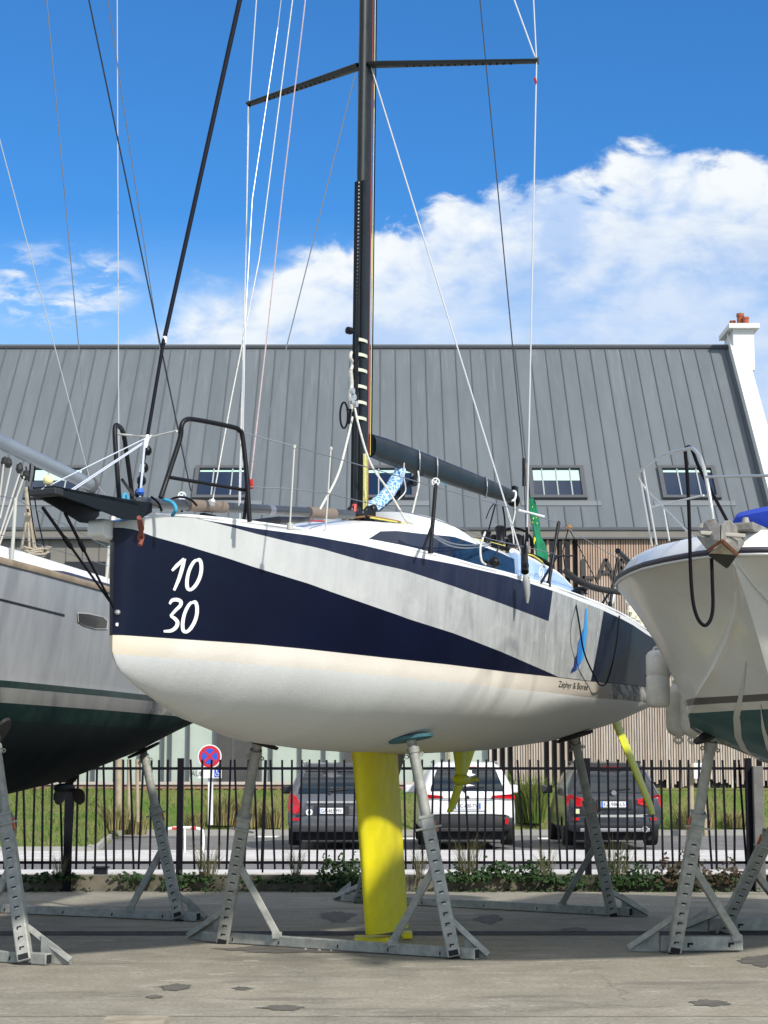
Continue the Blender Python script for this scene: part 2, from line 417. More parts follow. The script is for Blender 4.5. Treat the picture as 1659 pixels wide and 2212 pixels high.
dullgrass=mat('dull_grass_blades',(.17,.15,.085),.85,col2=(.08,.085,.035),vs=6,spec=.2)
for (px,py,wpx,hpx,lab) in [(640,1888,28,80,'wispy dry grass growing behind the fence below the grey car wheel'),(450,1888,55,85,'wispy grey grass behind the fence right of the thick post'),
    (905,1885,34,70,'wispy dry grass behind the fence left of the white car wheel'),(1010,1880,55,95,'pale dry grass behind the fence under the white car bumper'),(1325,1885,90,95,'fan of pale dry grass behind the fence under the black car'),
    (1180,1885,45,80,'dark wispy grass behind the fence left of the black car wheel'),(128,1890,30,70,'thin grass behind the fence left of the propeller')]:
    dry(px,py,24.25,wpx,hpx,lab,nb=60 if wpx<50 else 110,lean=.55,wd=.003,m=dullgrass)
def leafcloud(q,c,rx,ry,rz,nl,ls=.035):
    for k in range(nl):
        while True:
            a=Vector((random.uniform(-1,1),random.uniform(-1,1),random.uniform(0,1)))
            if a.x**2+a.y**2+a.z**2<1: break
        lump=.75+.5*math.sin(a.x*5+c[0]*3)*math.sin(a.y*4+1)
        p_=Vector((c[0]+a.x*rx,c[1]+a.y*ry,c[2]+a.z*rz*lump))
        l=ls*random.uniform(.6,1.3); d=Vector((random.gauss(0,1),random.gauss(0,1),random.gauss(0,.7))).normalized(); e_=d.orthogonal().normalized()*l*.42
        q.poly([p_-d*l*.5,p_+e_,p_+d*l*.6,p_-e_])
def weed(px,py,Y,wpx,hpx,nl,lab,m=leafm,name='weed_bush',ls=.06):
    p_=W(px,py,Y); sc=Y/F; q=MB(); leafcloud(q,p_,wpx*sc*.5,.22,hpx*sc*(.55+.3*(px>680)),int(nl*(.62 if px>680 else .4)),ls)
    tag(q.obj(name,m,base=p_),lab,'plant','weeds along the foot of the fence')
YF=G(829,1925).y     # fence line ~23.7
weed(735,1905,YF-.06,110,75,620,'leafy green weed bush climbing the fence left of the yellow keel')
weed(775,1915,YF-.1,80,60,420,'dense green weeds at the wall foot just left of the keel')
weed(420,1905,YF-.06,100,45,420,'dark green weeds at the wall foot right of the thick fence post',m=leafm)
weed(372,1915,YF-.12,70,28,240,'low ivy patch in front of the wall below the thick fence post')
weed(640,1905,YF-.05,120,26,320,'low ivy strip on the wall under the grey car')
weed(1005,1905,YF-.05,120,45,480,'green ivy mound behind the rusty pipe left of the white car bumper corner')
weed(1070,1895,YF-.05,80,50,330,'small green bush on the wall under the white car tail light')
weed(1150,1905,YF-.06,120,62,560,'dark green ivy bush left of the far right prop')
weed(1230,1915,YF-.08,90,36,330,'ivy patch between the far prop and its brace')
weed(1360,1915,YF-.12,160,75,860,'big dark green ivy bush under the black car')
weed(1480,1912,YF-.1,130,90,760,'reddish dark bush left of the motorboat prop',m=leafd)
weed(1575,1912,YF-.1,70,70,380,'dark bush at the foot of the concrete pillar',m=leafd)
weed(130,1900,YF-.06,110,36,360,'low weeds on the wall left of the propeller')
weed(60,1905,YF-.1,90,30,260,'low ivy on the wall at the far left')
weed(290,1900,YF-.05,110,34,320,'straggly weeds on the wall between the two thick posts')
weed(545,1905,YF-.05,90,24,220,'low ivy on the wall behind the near left prop')
# sheet of creeping ivy along the wall top and foot
g=MB()
for k in range(620):
    xx=random.gauss(random.choice([-4.6,-2.3,-.6,1.1,2.4,3.6,4.4]),.5); leafcloud(g,(xx,YF+random.uniform(-.25,.02),random.choice([.0,.17])),.05,.05,.06,2,.045)
tag(g.obj('ivy_cover',leafm),'creeping ivy and weeds along the low wall','ivy',kind='stuff')
g=MB()
for (ax,ay,s0) in [(690,2054,.02),(1000,2066,.02),(660,2052,.015),(715,2055,.015)]:
    p_=G(ax,ay); g.lathe(p_,(0,0,1),[(0,s0),(.01,s0*.8),(.016,s0*.3)],6)
for k in range(150):
    px=random.uniform(-20,1680); py=random.choice([random.uniform(1935,2020),random.uniform(2030,2200),random.gauss(1975,3) if px<430 else 2050])
    p_=G(px,py); s0=random.uniform(.004,.011); g.lathe(p_,(0,0,1),[(0,s0),(s0*.3,s0*.8),(s0*.4,s0*.3)],5)
tag(g.obj('grit',mat('grit',(.36,.34,.30),.9,var=.5,vs=2)),'small pale stones and flakes scattered on the concrete yard','gravel',kind='stuff')
# ================================================================== FENCE
fencem=mat('fence_paint',(.0035,.0035,.008),.6,var=.2,spec=.2)
wallm=mat('low_wall_concrete',(.16,.14,.105),.9,col2=(.06,.06,.035),vs=2.5,bump=.006,bs=20)
q=MB(); q.bb((-9,YF,0),(9,YF+.22,.2)); tag(q.obj('low_wall',wallm),'low stained concrete wall under the dark bar fence','wall')
zt=W(829,1641,YF).z; zr1=W(829,1660,YF).z; zr2=W(829,1864,YF).z
fence=empty('bar_fence',(0,YF+.1,.2),'dark blue black vertical bar metal fence on the low wall behind the boats','fence')
posts=[-931,-491,-51,389,829,1269,1709,2149]
X=lambda px: W(px,1750,YF+.1).x
for i in range(len(posts)-1):
    q=MB(); xa,xb=X(posts[i])+.04,X(posts[i+1])-.04
    for zz in (zr1,zr2): q.bb((xa,YF+.085,zz-.018),(xb,YF+.115,zz+.018))
    nb=22
    for k in range(1,nb):
        xx=xa+(xb-xa)*k/nb+random.uniform(-.012,.012); ln=random.choice([0,0,0,0,.012,-.012,.02,-.035]) if i!=0 else 0
        q.bar((xx-ln,YF+.1,.27),(xx+ln,YF+.1,zt+random.uniform(-.004,.004)),.026,.026,(0,1,0))
    q.obj('fence_panel',fencem,fence)
for px in posts:
    q=MB(); x_=X(px); q.bb((x_-.04,YF+.06,.2),(x_+.04,YF+.14,zt+.02)); q.obj('fence_post',fencem,fence)
for px,lab,wd,yb in ((196,'dark square steel post behind the propeller of the left boat',.1,1905),(1533,'tall dark post standing right of the motorboat prop',.075,1895),(1564,'second dark post between the two motorboat props',.055,1898)):
    p_=G(px,yb); q=MB(); q.bb((p_.x-wd/2,YF-.08,0),(p_.x+wd/2,YF-.0,zt+.02)); q.bb((p_.x-wd*.8,YF-.1,0),(p_.x+wd*.8,YF+.0-.002,.02)); tag(q.obj('steel_post',fencem,bevel=.004),lab,'post')
# leaning loose bars
for (a,b,lab) in (((575,1642),(567,1885),'loose dark bar leaning against the fence left of the grey car'),((160,1700),(150,1885),'loose dark bar leaning on the fence under the propeller')):
    q=MB(); q.bar(W(a[0],a[1],YF-.03),W(b[0],b[1],YF-.06),.024,.024,(0,1,0)); tag(q.obj('loose_bar',fencem),lab,'bar')
q=MB(); q.tube([G(1000,1912)+Vector((0,0,.1)),G(1180,1912)+Vector((0,0,.1)),G(1330,1913)+Vector((0,0,.1))],.045,12)
for px in (1040,1180,1300): q.box(G(px,1915)+Vector((0,0,.025)),(.1,.12,.05))
tag(q.obj('rusty_pipe',mat('rusty_iron',(.10,.035,.02),.85,col2=(.04,.02,.015),vs=9),smooth=40),'rusty iron pipe lying along the foot of the low wall','pipe')
q=MB(); q.bb((G(1590,1912).x,YF-.16,0),(G(1611,1912).x,YF+.0,W(1600,1655,YF).z-.0)); tag(q.obj('concrete_post',mat('grey_concrete',(.17,.165,.155),.9,var=.35,vs=3,bump=.004),bevel=.01),'grey concrete post behind the far motorboat prop','post')
cab=empty('utility_cabinet',(G(1660,1905).x,YF-.25,0),'white electrical cabinet at the far right beside the concrete post','cabinet')
x0=G(1625,1905).x; x1=x0+.55
cm=mat('cabinet_plastic',(.62,.60,.60),.55,var=.12,vs=3)
q=MB(); q.bb((x0,YF-.42,.02),(x1,YF-.1,.64)); q.obj('body',cm,cab,bevel=.008)
q=MB(); q.bb((x0-.015,YF-.44,.642),(x1+.015,YF-.08,.70)); q.obj('lid',cm,cab,bevel=.01)
q=MB(); q.bb((x0+.07,YF-.425,.44),(x1-.05,YF-.4205,.50)); q.bb((x0+.03,YF-.426,.08),(x0+.05,YF-.4205,.10)); q.obj('vent_slot',darkhole,cab)
q=MB(); p_=G(217,1912); q.box((p_.x,p_.y,.13),(.17,.15,.2)); q.box((p_.x,p_.y,.24),(.22,.18,.022)); q.box((p_.x+.02,p_.y-.0765,.12),(.05,.002,.09)); 
tag(q.obj('block',mat('dark_plastic_box',(.02,.021,.028),.6,var=.4,vs=8),bevel=.006),'small dark weathered box at the wall foot below the thick post','box')
# ================================================================== BUILDING
BY=47.6
ze=W(829,1142,BY).z
RY=BY+5.75; zr=W(829,752,RY).z
xR=W(1573,752,RY).x; xL=-13.5
bld=empty('building',(0,BY+3,1),'long grey zinc roofed building with timber slat facade and white gable behind the car park','building')
sl_=Vector((0,RY-BY,zr-ze)); slen=sl_.length; sn=sl_.normalized(); nrm=Vector((0,-sn.z,sn.y))
def RP(x,s,h=0): return Vector((x,BY,ze))+sn*s+nrm*h
def f_zinc(t,v,p):
    P=t.sep(v)
    pan=t.math('FLOOR',t.math('DIVIDE',t.math('ADD',P[0],100.),.44))
    wn=t.n('ShaderNodeTexWhiteNoise',noise_dimensions='1D'); t.set(wn.inputs['W'],pan)
    a=t.noise(t.vmul(v,(2.,.35,.35)),1.1,6,.6); b=t.noise(t.vmul(v,(9,.5,.5)),1.,5,.6)
    col=t.mix(wn.outputs[0],(.098,.114,.124,1),(.114,.130,.141,1))
    col=t.mix(t.mr(a,.35,.7,0,.6),col,(.136,.152,.162,1))
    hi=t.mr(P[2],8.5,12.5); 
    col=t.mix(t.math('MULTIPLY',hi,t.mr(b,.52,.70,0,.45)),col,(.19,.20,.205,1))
    p.inputs['Roughness'].default_value=.55
    return col
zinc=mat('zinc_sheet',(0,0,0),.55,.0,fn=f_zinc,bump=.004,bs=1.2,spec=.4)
seamm=mat('zinc_seam',(.075,.083,.09),.6)
wins=[(-180,0),(58,182),(418,540),(778,898),(1143,1265),(1427,1552)]
wz=[]
for a,b in wins:
    # centre of the window in the roof plane
    s0=(W(829,1082,BY+1).z-ze)/sn.z; s1=(W(829,1008,BY+1.6).z-ze)/sn.z
    xa=(W(a,1045,BY+1.2).x if a!=-180 else -13.2); xb=W(b,1045,BY+1.2).x
    wz.append((xa,xb,s0,s1))
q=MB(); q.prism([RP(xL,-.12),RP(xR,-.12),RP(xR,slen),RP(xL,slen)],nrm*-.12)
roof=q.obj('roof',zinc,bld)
q=MB(); k=0; x=xL+.2
while x<xR-.05:
    segs=[(0,slen-.05)]
    for (xa,xb,s0,s1) in wz:
        if xa-.12<x<xb+.12: segs=[(0,s0-.28),(s1+.05,slen-.05)]
    for a,b in segs:
        q.bar(RP(x,a,.010),RP(x,b,.010),.026,.03,nrm)
    x+=.44
q.obj('standing_seam',seamm,roof)
q=MB(); q.bar(RP(xL,slen+.02,.02),RP(xR,slen+.02,.02),.16,.09,nrm); q.bar(RP(xL,slen+.02,.07),RP(xR,slen+.02,.07),.08,.03,nrm); q.obj('ridge_cap',seamm,roof)
# back slope and gable body
q=MB(); q.prism([(xL,RY,zr),(xR,RY,zr),(xR,RY+5.75,ze),(xL,RY+5.75,ze)],(0,-.05,-.12)); q.obj('roof',zinc,bld)
winf=mat('window_frame_grey',(.075,.078,.082),.5)
roofglass=mat('roof_window_glass',(.012,.022,.045),.05,coat=.6)
blindm=mat('green_blind',(.42,.60,.50),.7)
mull=mat('window_mullion',(.30,.33,.33),.5)
for i,(xa,xb,s0,s1) in enumerate(wz):
    q=MB(); wd=.11
    q.bar(RP(xa,s0+wd/2,.04),RP(xb,s0+wd/2,.04),wd,.10,nrm); q.bar(RP(xa,s1-wd/2,.04),RP(xb,s1-wd/2,.04),wd,.10,nrm)
    for xx in (xa+wd/2,xb-wd/2): q.bar(RP(xx,s0+wd,.04),RP(xx,s1-wd,.04),wd,.10,nrm)
    fr=q.obj('roof_window',winf,bld)
    q=MB(); q.prism([RP(xa+wd,s0+wd,.02),RP(xb-wd,s0+wd,.02),RP(xb-wd,s1-wd,.02),RP(xa+wd,s1-wd,.02)],nrm*.01); q.obj('pane',roofglass,fr)
    hb=[.42,.42,.10,.14,.42,.12][i]*(s1-s0-2*wd)
    q=MB(); q.prism([RP(xa+wd+.02,s1-wd-hb,.033),RP(xb-wd-.02,s1-wd-hb,.033),RP(xb-wd-.02,s1-wd-.05,.033),RP(xa+wd+.02,s1-wd-.05,.033)],nrm*.004); q.obj('blind',blindm,fr)
    q=MB(); nm=3 if i not in (4,) else 4
    for k in range(1,nm):
        xx=xa+(xb-xa)*k/nm; q.bar(RP(xx,s0+wd,.045),RP(xx,s1-wd,.045),.035,.02,nrm)
    q.obj('mullion',mull,fr)
    q=MB(); q.bar(RP(xa-.25,s0-.16,.012),RP(xb+.35,s0-.16,.012),.2,.02,nrm); q.obj('sill_flashing',mat('zinc_flashing',(.15,.163,.17),.55),fr)
# gutter and fascia
beige=mat('beige_zinc',(.19,.175,.15),.6,var=.1,vs=2)
q=MB(); q.bb((xL,BY-.16,ze-.05),(xR+.3,BY-.02,ze+.02)); q.obj('gutter',seamm,bld)
q=MB(); q.bb((xL,BY-.12,ze-.24),(xR+.3,BY+.1,ze-.052)); 
q.obj('fascia',beige,bld)
q=MB(); q.bb((xL,BY-.15,ze-.285),(xR+.3,BY-.0,ze-.243)); q.obj('drip_edge',seamm,bld)
# facade: left beige panels, right timber
zf=1.0
xt=W(1052,1200,BY).x
q=MB(); q.bb((xL,BY+.05,ze-1.35),(xt,BY+.3,ze-.29)); wl=q.obj('wall',beige,bld)
q=MB(); x=xL+.1
while x<xt: q.bb((x,BY+.035,ze-1.35),(x+.012,BY+.048,ze-.29)); x+=.43
q.obj('panel_joint',seamm,wl)
q=MB(); q.bb((W(140,1215,BY).x,BY+.02,W(140,1246,BY).z),(W(228,1215,BY).x,BY+.033,W(140,1213,BY).z)); q.obj('window',mat('dark_glass',(.012,.012,.014),.1),bld); q=MB(); q.bb((W(-100,1215,BY).x,BY+.02,W(140,1246,BY).z),(W(20,1215,BY).x,BY+.033,W(140,1213,BY).z)); q.obj('window',mat('dark_glass',(.012,.012,.014),.1),bld)
# glass ground floor
greeng=mat('frosted_green_glass',(.44,.50,.43),.35,var=.12,vs=1.5,coat=.3)
darkp=mat('dark_panel',(.065,.062,.058),.6,var=.2)
q=MB(); q.bb((xL,BY+.2,zf),(xt,BY+.25,ze-1.36)); gl=q.obj('glazing',greeng,bld)
q=MB()
xm=[-60,-10,40,80,120,160,200,250,300,350,366,405,464,502,562,585,648,700,741,790,840,900,960,1010]
for px in xm:
    x=W(px,1640,BY).x; q.bb((x-.035,BY+.12,zf+.05),(x+.035,BY+.198,ze-1.36))
q.obj('mullion',winf,gl)
for a,b in ((120,150),(467,500),(505,560),(742,795)):
    q=MB(); q.bb((W(a,1640,BY).x,BY+.13,zf+.05),(W(b,1640,BY).x,BY+.197,ze-1.36)); q.obj('dark_panel',darkp,gl)
q=MB(); q.bb((xL,BY+.1,zf-.05),(xt,BY+.24,zf+.06)); q.obj('sill',winf,gl)
# timber slats
def f_wood(t,v,p):
    g_=t.n('ShaderNodeNewGeometry'); rnd=g_.outputs['Random Per Island']
    P=t.sep(v); a=t.noise(t.vmul(v,(8,8,.8)),3,6,.6)
    col=t.ramp(rnd,[(0,(.36,.28,.22)),(.35,(.45,.37,.30)),(.7,(.56,.49,.41)),(1,(.38,.32,.28))])
    org=t.mr(t.math('ADD',P[2],t.math('MULTIPLY',rnd,.8)),4.9,6.5)
    col=t.mix(t.math('MULTIPLY',org,.4),col,(.42,.19,.07,1))
    return t.mix(t.mr(a,.35,.7,0,.35),col,(.16,.12,.09,1))
wood=mat('larch_slats',(0,0,0),.75,fn=f_wood)
wall_d=mat('facade_dark',(.018,.016,.016),.8)
q=MB(); q.bb((xt,BY+.1,zf-.1),(xR+.2,BY+.3,ze-.29)); back=q.obj('wall',wall_d,bld)
q=MB(); x=xt+.02
while x<xR+.15:
    px=829.5+F*x/(BY*1.0)
    step=.066
    if px<1100 or 1165<px<1240: step=.2
    zb=zf+random.uniform(-.02,.02)
    w_=.046 if step<.1 else .06; q.bb((x,BY-.02,zf+.02+random.uniform(0,.25)*(px>1280)),(x+w_,BY+.06,ze-.29))
    x+=step
sl=q.obj('timber_slats',wood,bld)
for a,b in ((1168,1203),(1208,1236)):
    q=MB(); q.bb((W(a,1200,BY).x,BY-.01+.072,W(a,1240,BY).z),(W(b,1200,BY).x,BY+.095,W(a,1168,BY).z)); q.obj('window',mat('dark_glass',(0,0,0)),bld)
q=MB(); q.bb((W(1160,1200,BY).x,BY-.03,W(a,1202,BY).z),(W(1240,1200,BY).x,BY-.021,W(a,1199,BY).z)); q.obj('window_transom',mat('dark_glass',(0,0,0)),bld)
# letters
q=MB()
def zlet(a,b,px0,px1,w_=.07):
    q.bar(W(*a,BY-.06),W(*b,BY-.06),w_,.03,(0,1,0))
lt,lb=1207,1250
let=[[((1260,lt),(1260,lb)),((1258,lb-2),(1283,lb-2))],[((1292,lb),(1309,lt)),((1309,lt),(1327,lb)),((1299,1236),(1320,1236))],
 [((1341,lt),(1341,lb)),((1340,lt+2),(1356,lt+2)),((1340,1227),(1358,1227)),((1340,lb-2),(1358,lb-2)),((1358,lt+4),(1358,1225)),((1361,1230),(1361,lb-4))]]
for L_ in let:
    q=MB()
    for a,b in L_: q.bar(W(*a,BY-.06),W(*b,BY-.06),.085,.03,(0,1,0))
    q.obj('letter',mat('letter_metal',(.05,.045,.04),.5),bld)
q=MB(); c_=W(1393,1229,BY-.06); q.tube([c_+Vector((math.cos(a)*.22,0,math.sin(a)*.25)) for a in np.linspace(0,2*math.pi,24,endpoint=False)],.04,6,closed=True); q.obj('letter',mat('letter_metal',(0,0,0)),bld)
# left gable
q=MB(); q.prism([(xL-.3,BY+.06,.9),(xL-.3,BY+.06,ze-.02),(xL-.3,RY,zr-.14),(xL-.3,RY+5.7,ze-.02),(xL-.3,RY+5.7,.9)],(.295,0,0)); q.obj('gable_wall',beige,bld)
# gable parapet and chimney
rend=mat('white_render',(.72,.71,.67),.85,var=.06,vs=2,bump=.003)
q=MB(); t_=.36
base=[(xR,BY-.25,.9),(xR,BY-.25,ze+.15),(xR,RY,zr+.45),(xR,RY+6,ze+.15),(xR,RY+6,.9)]
q.prism(base,(t_,0,0)); gb=q.obj('gable_wall',rend,bld)
q=MB(); q.bar((xR+t_/2,BY-.3,ze+.2),(xR+t_/2,RY,zr+.5),t_+.08,.08,(0,0,1)); q.obj('coping',rend,gb)
cx=W(1604,760,RY).x
q=MB(); zc0=W(829,800,RY-.55).z; zc1=W(829,712,RY-.55).z
xa=xR-.02+.0; xb=W(1628,760,RY-.5).x
q.bb((W(1583,760,RY-.5).x,RY-.62,zc0),(xb,RY+.75,zc1)); ch=q.obj('chimney',rend,bld)
q=MB(); q.bb((W(1583,760,RY-.5).x-.14,RY-.78,zc1),(xb+.14,RY+.9,zc1+.14)); q.obj('chimney_cap',rend,ch)
terra=mat('terracotta',(.38,.10,.045),.8,var=.25,vs=4)
for dx,dy,h_,r_ in ((-.2,.15,.24,.085),(.0,.0,.42,.105),(.13,-.14,.28,.095)):
    q=MB(); q.lathe(((W(1583,760,RY-.5).x+xb)/2+dx,RY+dy-.2,zc1+.14),(0,0,1),[(0,r_*1.08),(.05,r_),(h_*.75,r_*.93),(h_*.8,r_*1.1),(h_,r_*1.06),(h_,r_*.8)],18); q.obj('chimney_pot',terra,ch,smooth=40)
# low timber rail fence in front of the glazing
lf=empty('timber_rail',(0,BY-.5,zf-.05),'low timber balustrade with pale top rail in front of the glass facade','fence')
rw=mat('rail_wood',(.36,.22,.16),.8,var=.3,vs=3); rp_=mat('rail_top_pale',(.50,.44,.40),.8,var=.15,vs=3)
q=MB(); q.bb((xL,BY-.55,1.14),(xt+1.2,BY-.35,1.21)); q.obj('top_rail',rp_,lf)
q=MB(); q.bb((xL,BY-.5,1.04),(xt+1.2,BY-.40,1.138)); q.obj('rail',rw,lf)
q=MB(); x=xL
while x<xt+1.2: q.bb((x,BY-.49,.72),(x+.09,BY-.46,1.04)); x+=.24
q.obj('pickets',rw,lf)
q=MB(); q.bb((xL,BY-.42,.6),(xt+1.2,BY-.38,1.04)); q.obj('plinth',wall_d,lf)
q=MB(); q.bb((xt+1.2,BY-.6,.8),(xR+.2,BY-.1,1.0)); tag(q.obj('bench_step',wall_d),'dark step at the foot of the timber slat facade','step')
# ================================================================== signs, hoop, stakes
sg=empty('road_sign',W(455,1757,41),'round red and blue no stopping sign with SAUF plate on a white post','road sign')
P0=W(455,1757,41); sc=41/F
q=MB(); q.bar(P0-Vector((0,0,.25)),W(455,1612,41),.11,.05,(0,1,0)); q.obj('post',whitep,sg)
c_=W(453,1634,40.93)
def disc(c,r,th,name,m,par,n_=40):
    q=MB(); q.lathe(c,(0,-1,0),[(0,r),(th,r)],n_); return q.obj(name,m,par)
disc(c_,25.5*sc,.02,'sign_rim',whitep,sg); 
signr=mat('sign_red',(.52,.018,.035),.45); signb=mat('sign_blue',(.02,.09,.55),.45)
disc(c_+Vector((0,-.021,0)),23*sc,.004,'sign_ring',signr,sg); disc(c_+Vector((0,-.026,0)),16.5*sc,.004,'sign_face',signb,sg)
q=MB()
for s_ in (1,-1):
    d=Vector((1,0,s_)).normalized()*17*sc; q.bar(c_-d+Vector((0,-.033-.002*s_,0)),c_+d+Vector((0,-.033-.002*s_,0)),5*sc,.003,(0,1,0))
q.obj('sign_cross',signr,sg)
q=MB(); a=W(427,1681,40.92); b=W(479,1661,40.92); q.bb((a.x,40.90,a.z),(b.x,40.92,b.z)); q.obj('plate',whitep,sg)
q=MB(); text_on(q,'SAUF',lambda x,y:Vector((x,40.894,y)),x0=W(431,0,40.9).x,x1=W(460,0,40.9).x,y0=W(0,1677,40.9).z,y1=W(0,1666,40.9).z); q.obj('lettering',darkhole,sg)
q=MB(); a=W(463,1679,40.9); b=W(477,1663,40.9); q.bb((a.x,40.896,a.z),(b.x,40.899,b.z)); q.obj('wheelchair_panel',signb,sg)
q=MB(); fw=lambda px,py: W(px,py,40.893)
q.tube([fw(468,1665.5),fw(468.3,1670),fw(472,1670.5),fw(474.5,1675)],.009,6); q.lathe(fw(468,1664.8),(0,-1,0),[(0,.014),(.003,.014)],10)
q.tube([fw(469+3.6*math.cos(a_),1673+3.6*math.sin(a_)) for a_ in np.linspace(-2.6,-6.2,14)],.007,6); q.obj('wheelchair_symbol',whitep,sg)
hb=empty('hoop_barrier',G(397,1850),'low red and white hoop barrier at the edge of the parking road','barrier')
Yh=G(397,1848).y
hp=sm(W(357,1850,Yh),W(357,1800,Yh),W(366,1790,Yh),W(395,1788,Yh),W(427,1790,Yh),W(438,1800,Yh),W(438,1850,Yh))
q=MB(); q.tube(hp,.028,8); q.obj('hoop',whitep,hb,smooth=60)
for a,b in ((372,386),(412,424)):
    q=MB(); q.tube([W(a,1789,Yh),W(b,1789,Yh)],.031,8); q.obj('red_band',mat('signal_red',(.55,.05,.02),.5),hb,smooth=60)
q=MB(); q.tube([W(399,1790,Yh),W(399,1850,Yh)],.02,8); q.obj('post',whitep,hb,smooth=60)
stk=mat('stake_wood',(.40,.33,.22),.85,var=.3,vs=5)
for px,yt,yb,wd,lab in ((256,1640,1768,.085,'thick round wooden stake, leftmost of the trio on the lawn'),(278,1640,1770,.05,'middle wooden stake of the trio on the lawn'),(297,1640,1775,.045,'thin wooden stake, rightmost of the trio on the lawn'),
      (968,1620,1770,.05,'wooden stake beside the keel, seen left of the white car'),(1493,1650,1820,.075,'wooden post with white card left of the motorboat prop'),(1523,1640,1830,.05,'slim pale wooden stake behind the motorboat prop')):
    q=MB(); Ys=43.2 if px>300 else 42; q.tube([W(px,yb,Ys),W(px+random.uniform(-1,1),yt,Ys)],wd*.9,8); tag(q.obj('wooden_stake',stk,smooth=60),lab,'stake','wooden tree stakes on the bank')
q=MB(); p_=W(1508,1665,43); q.box(p_,(.2,.02,.36)); q.box(p_+Vector((0,-.012,0)),(.16,.003,.3)); tag(q.obj('notice_card',whitep),'white notice card fixed on the wooden post','notice')
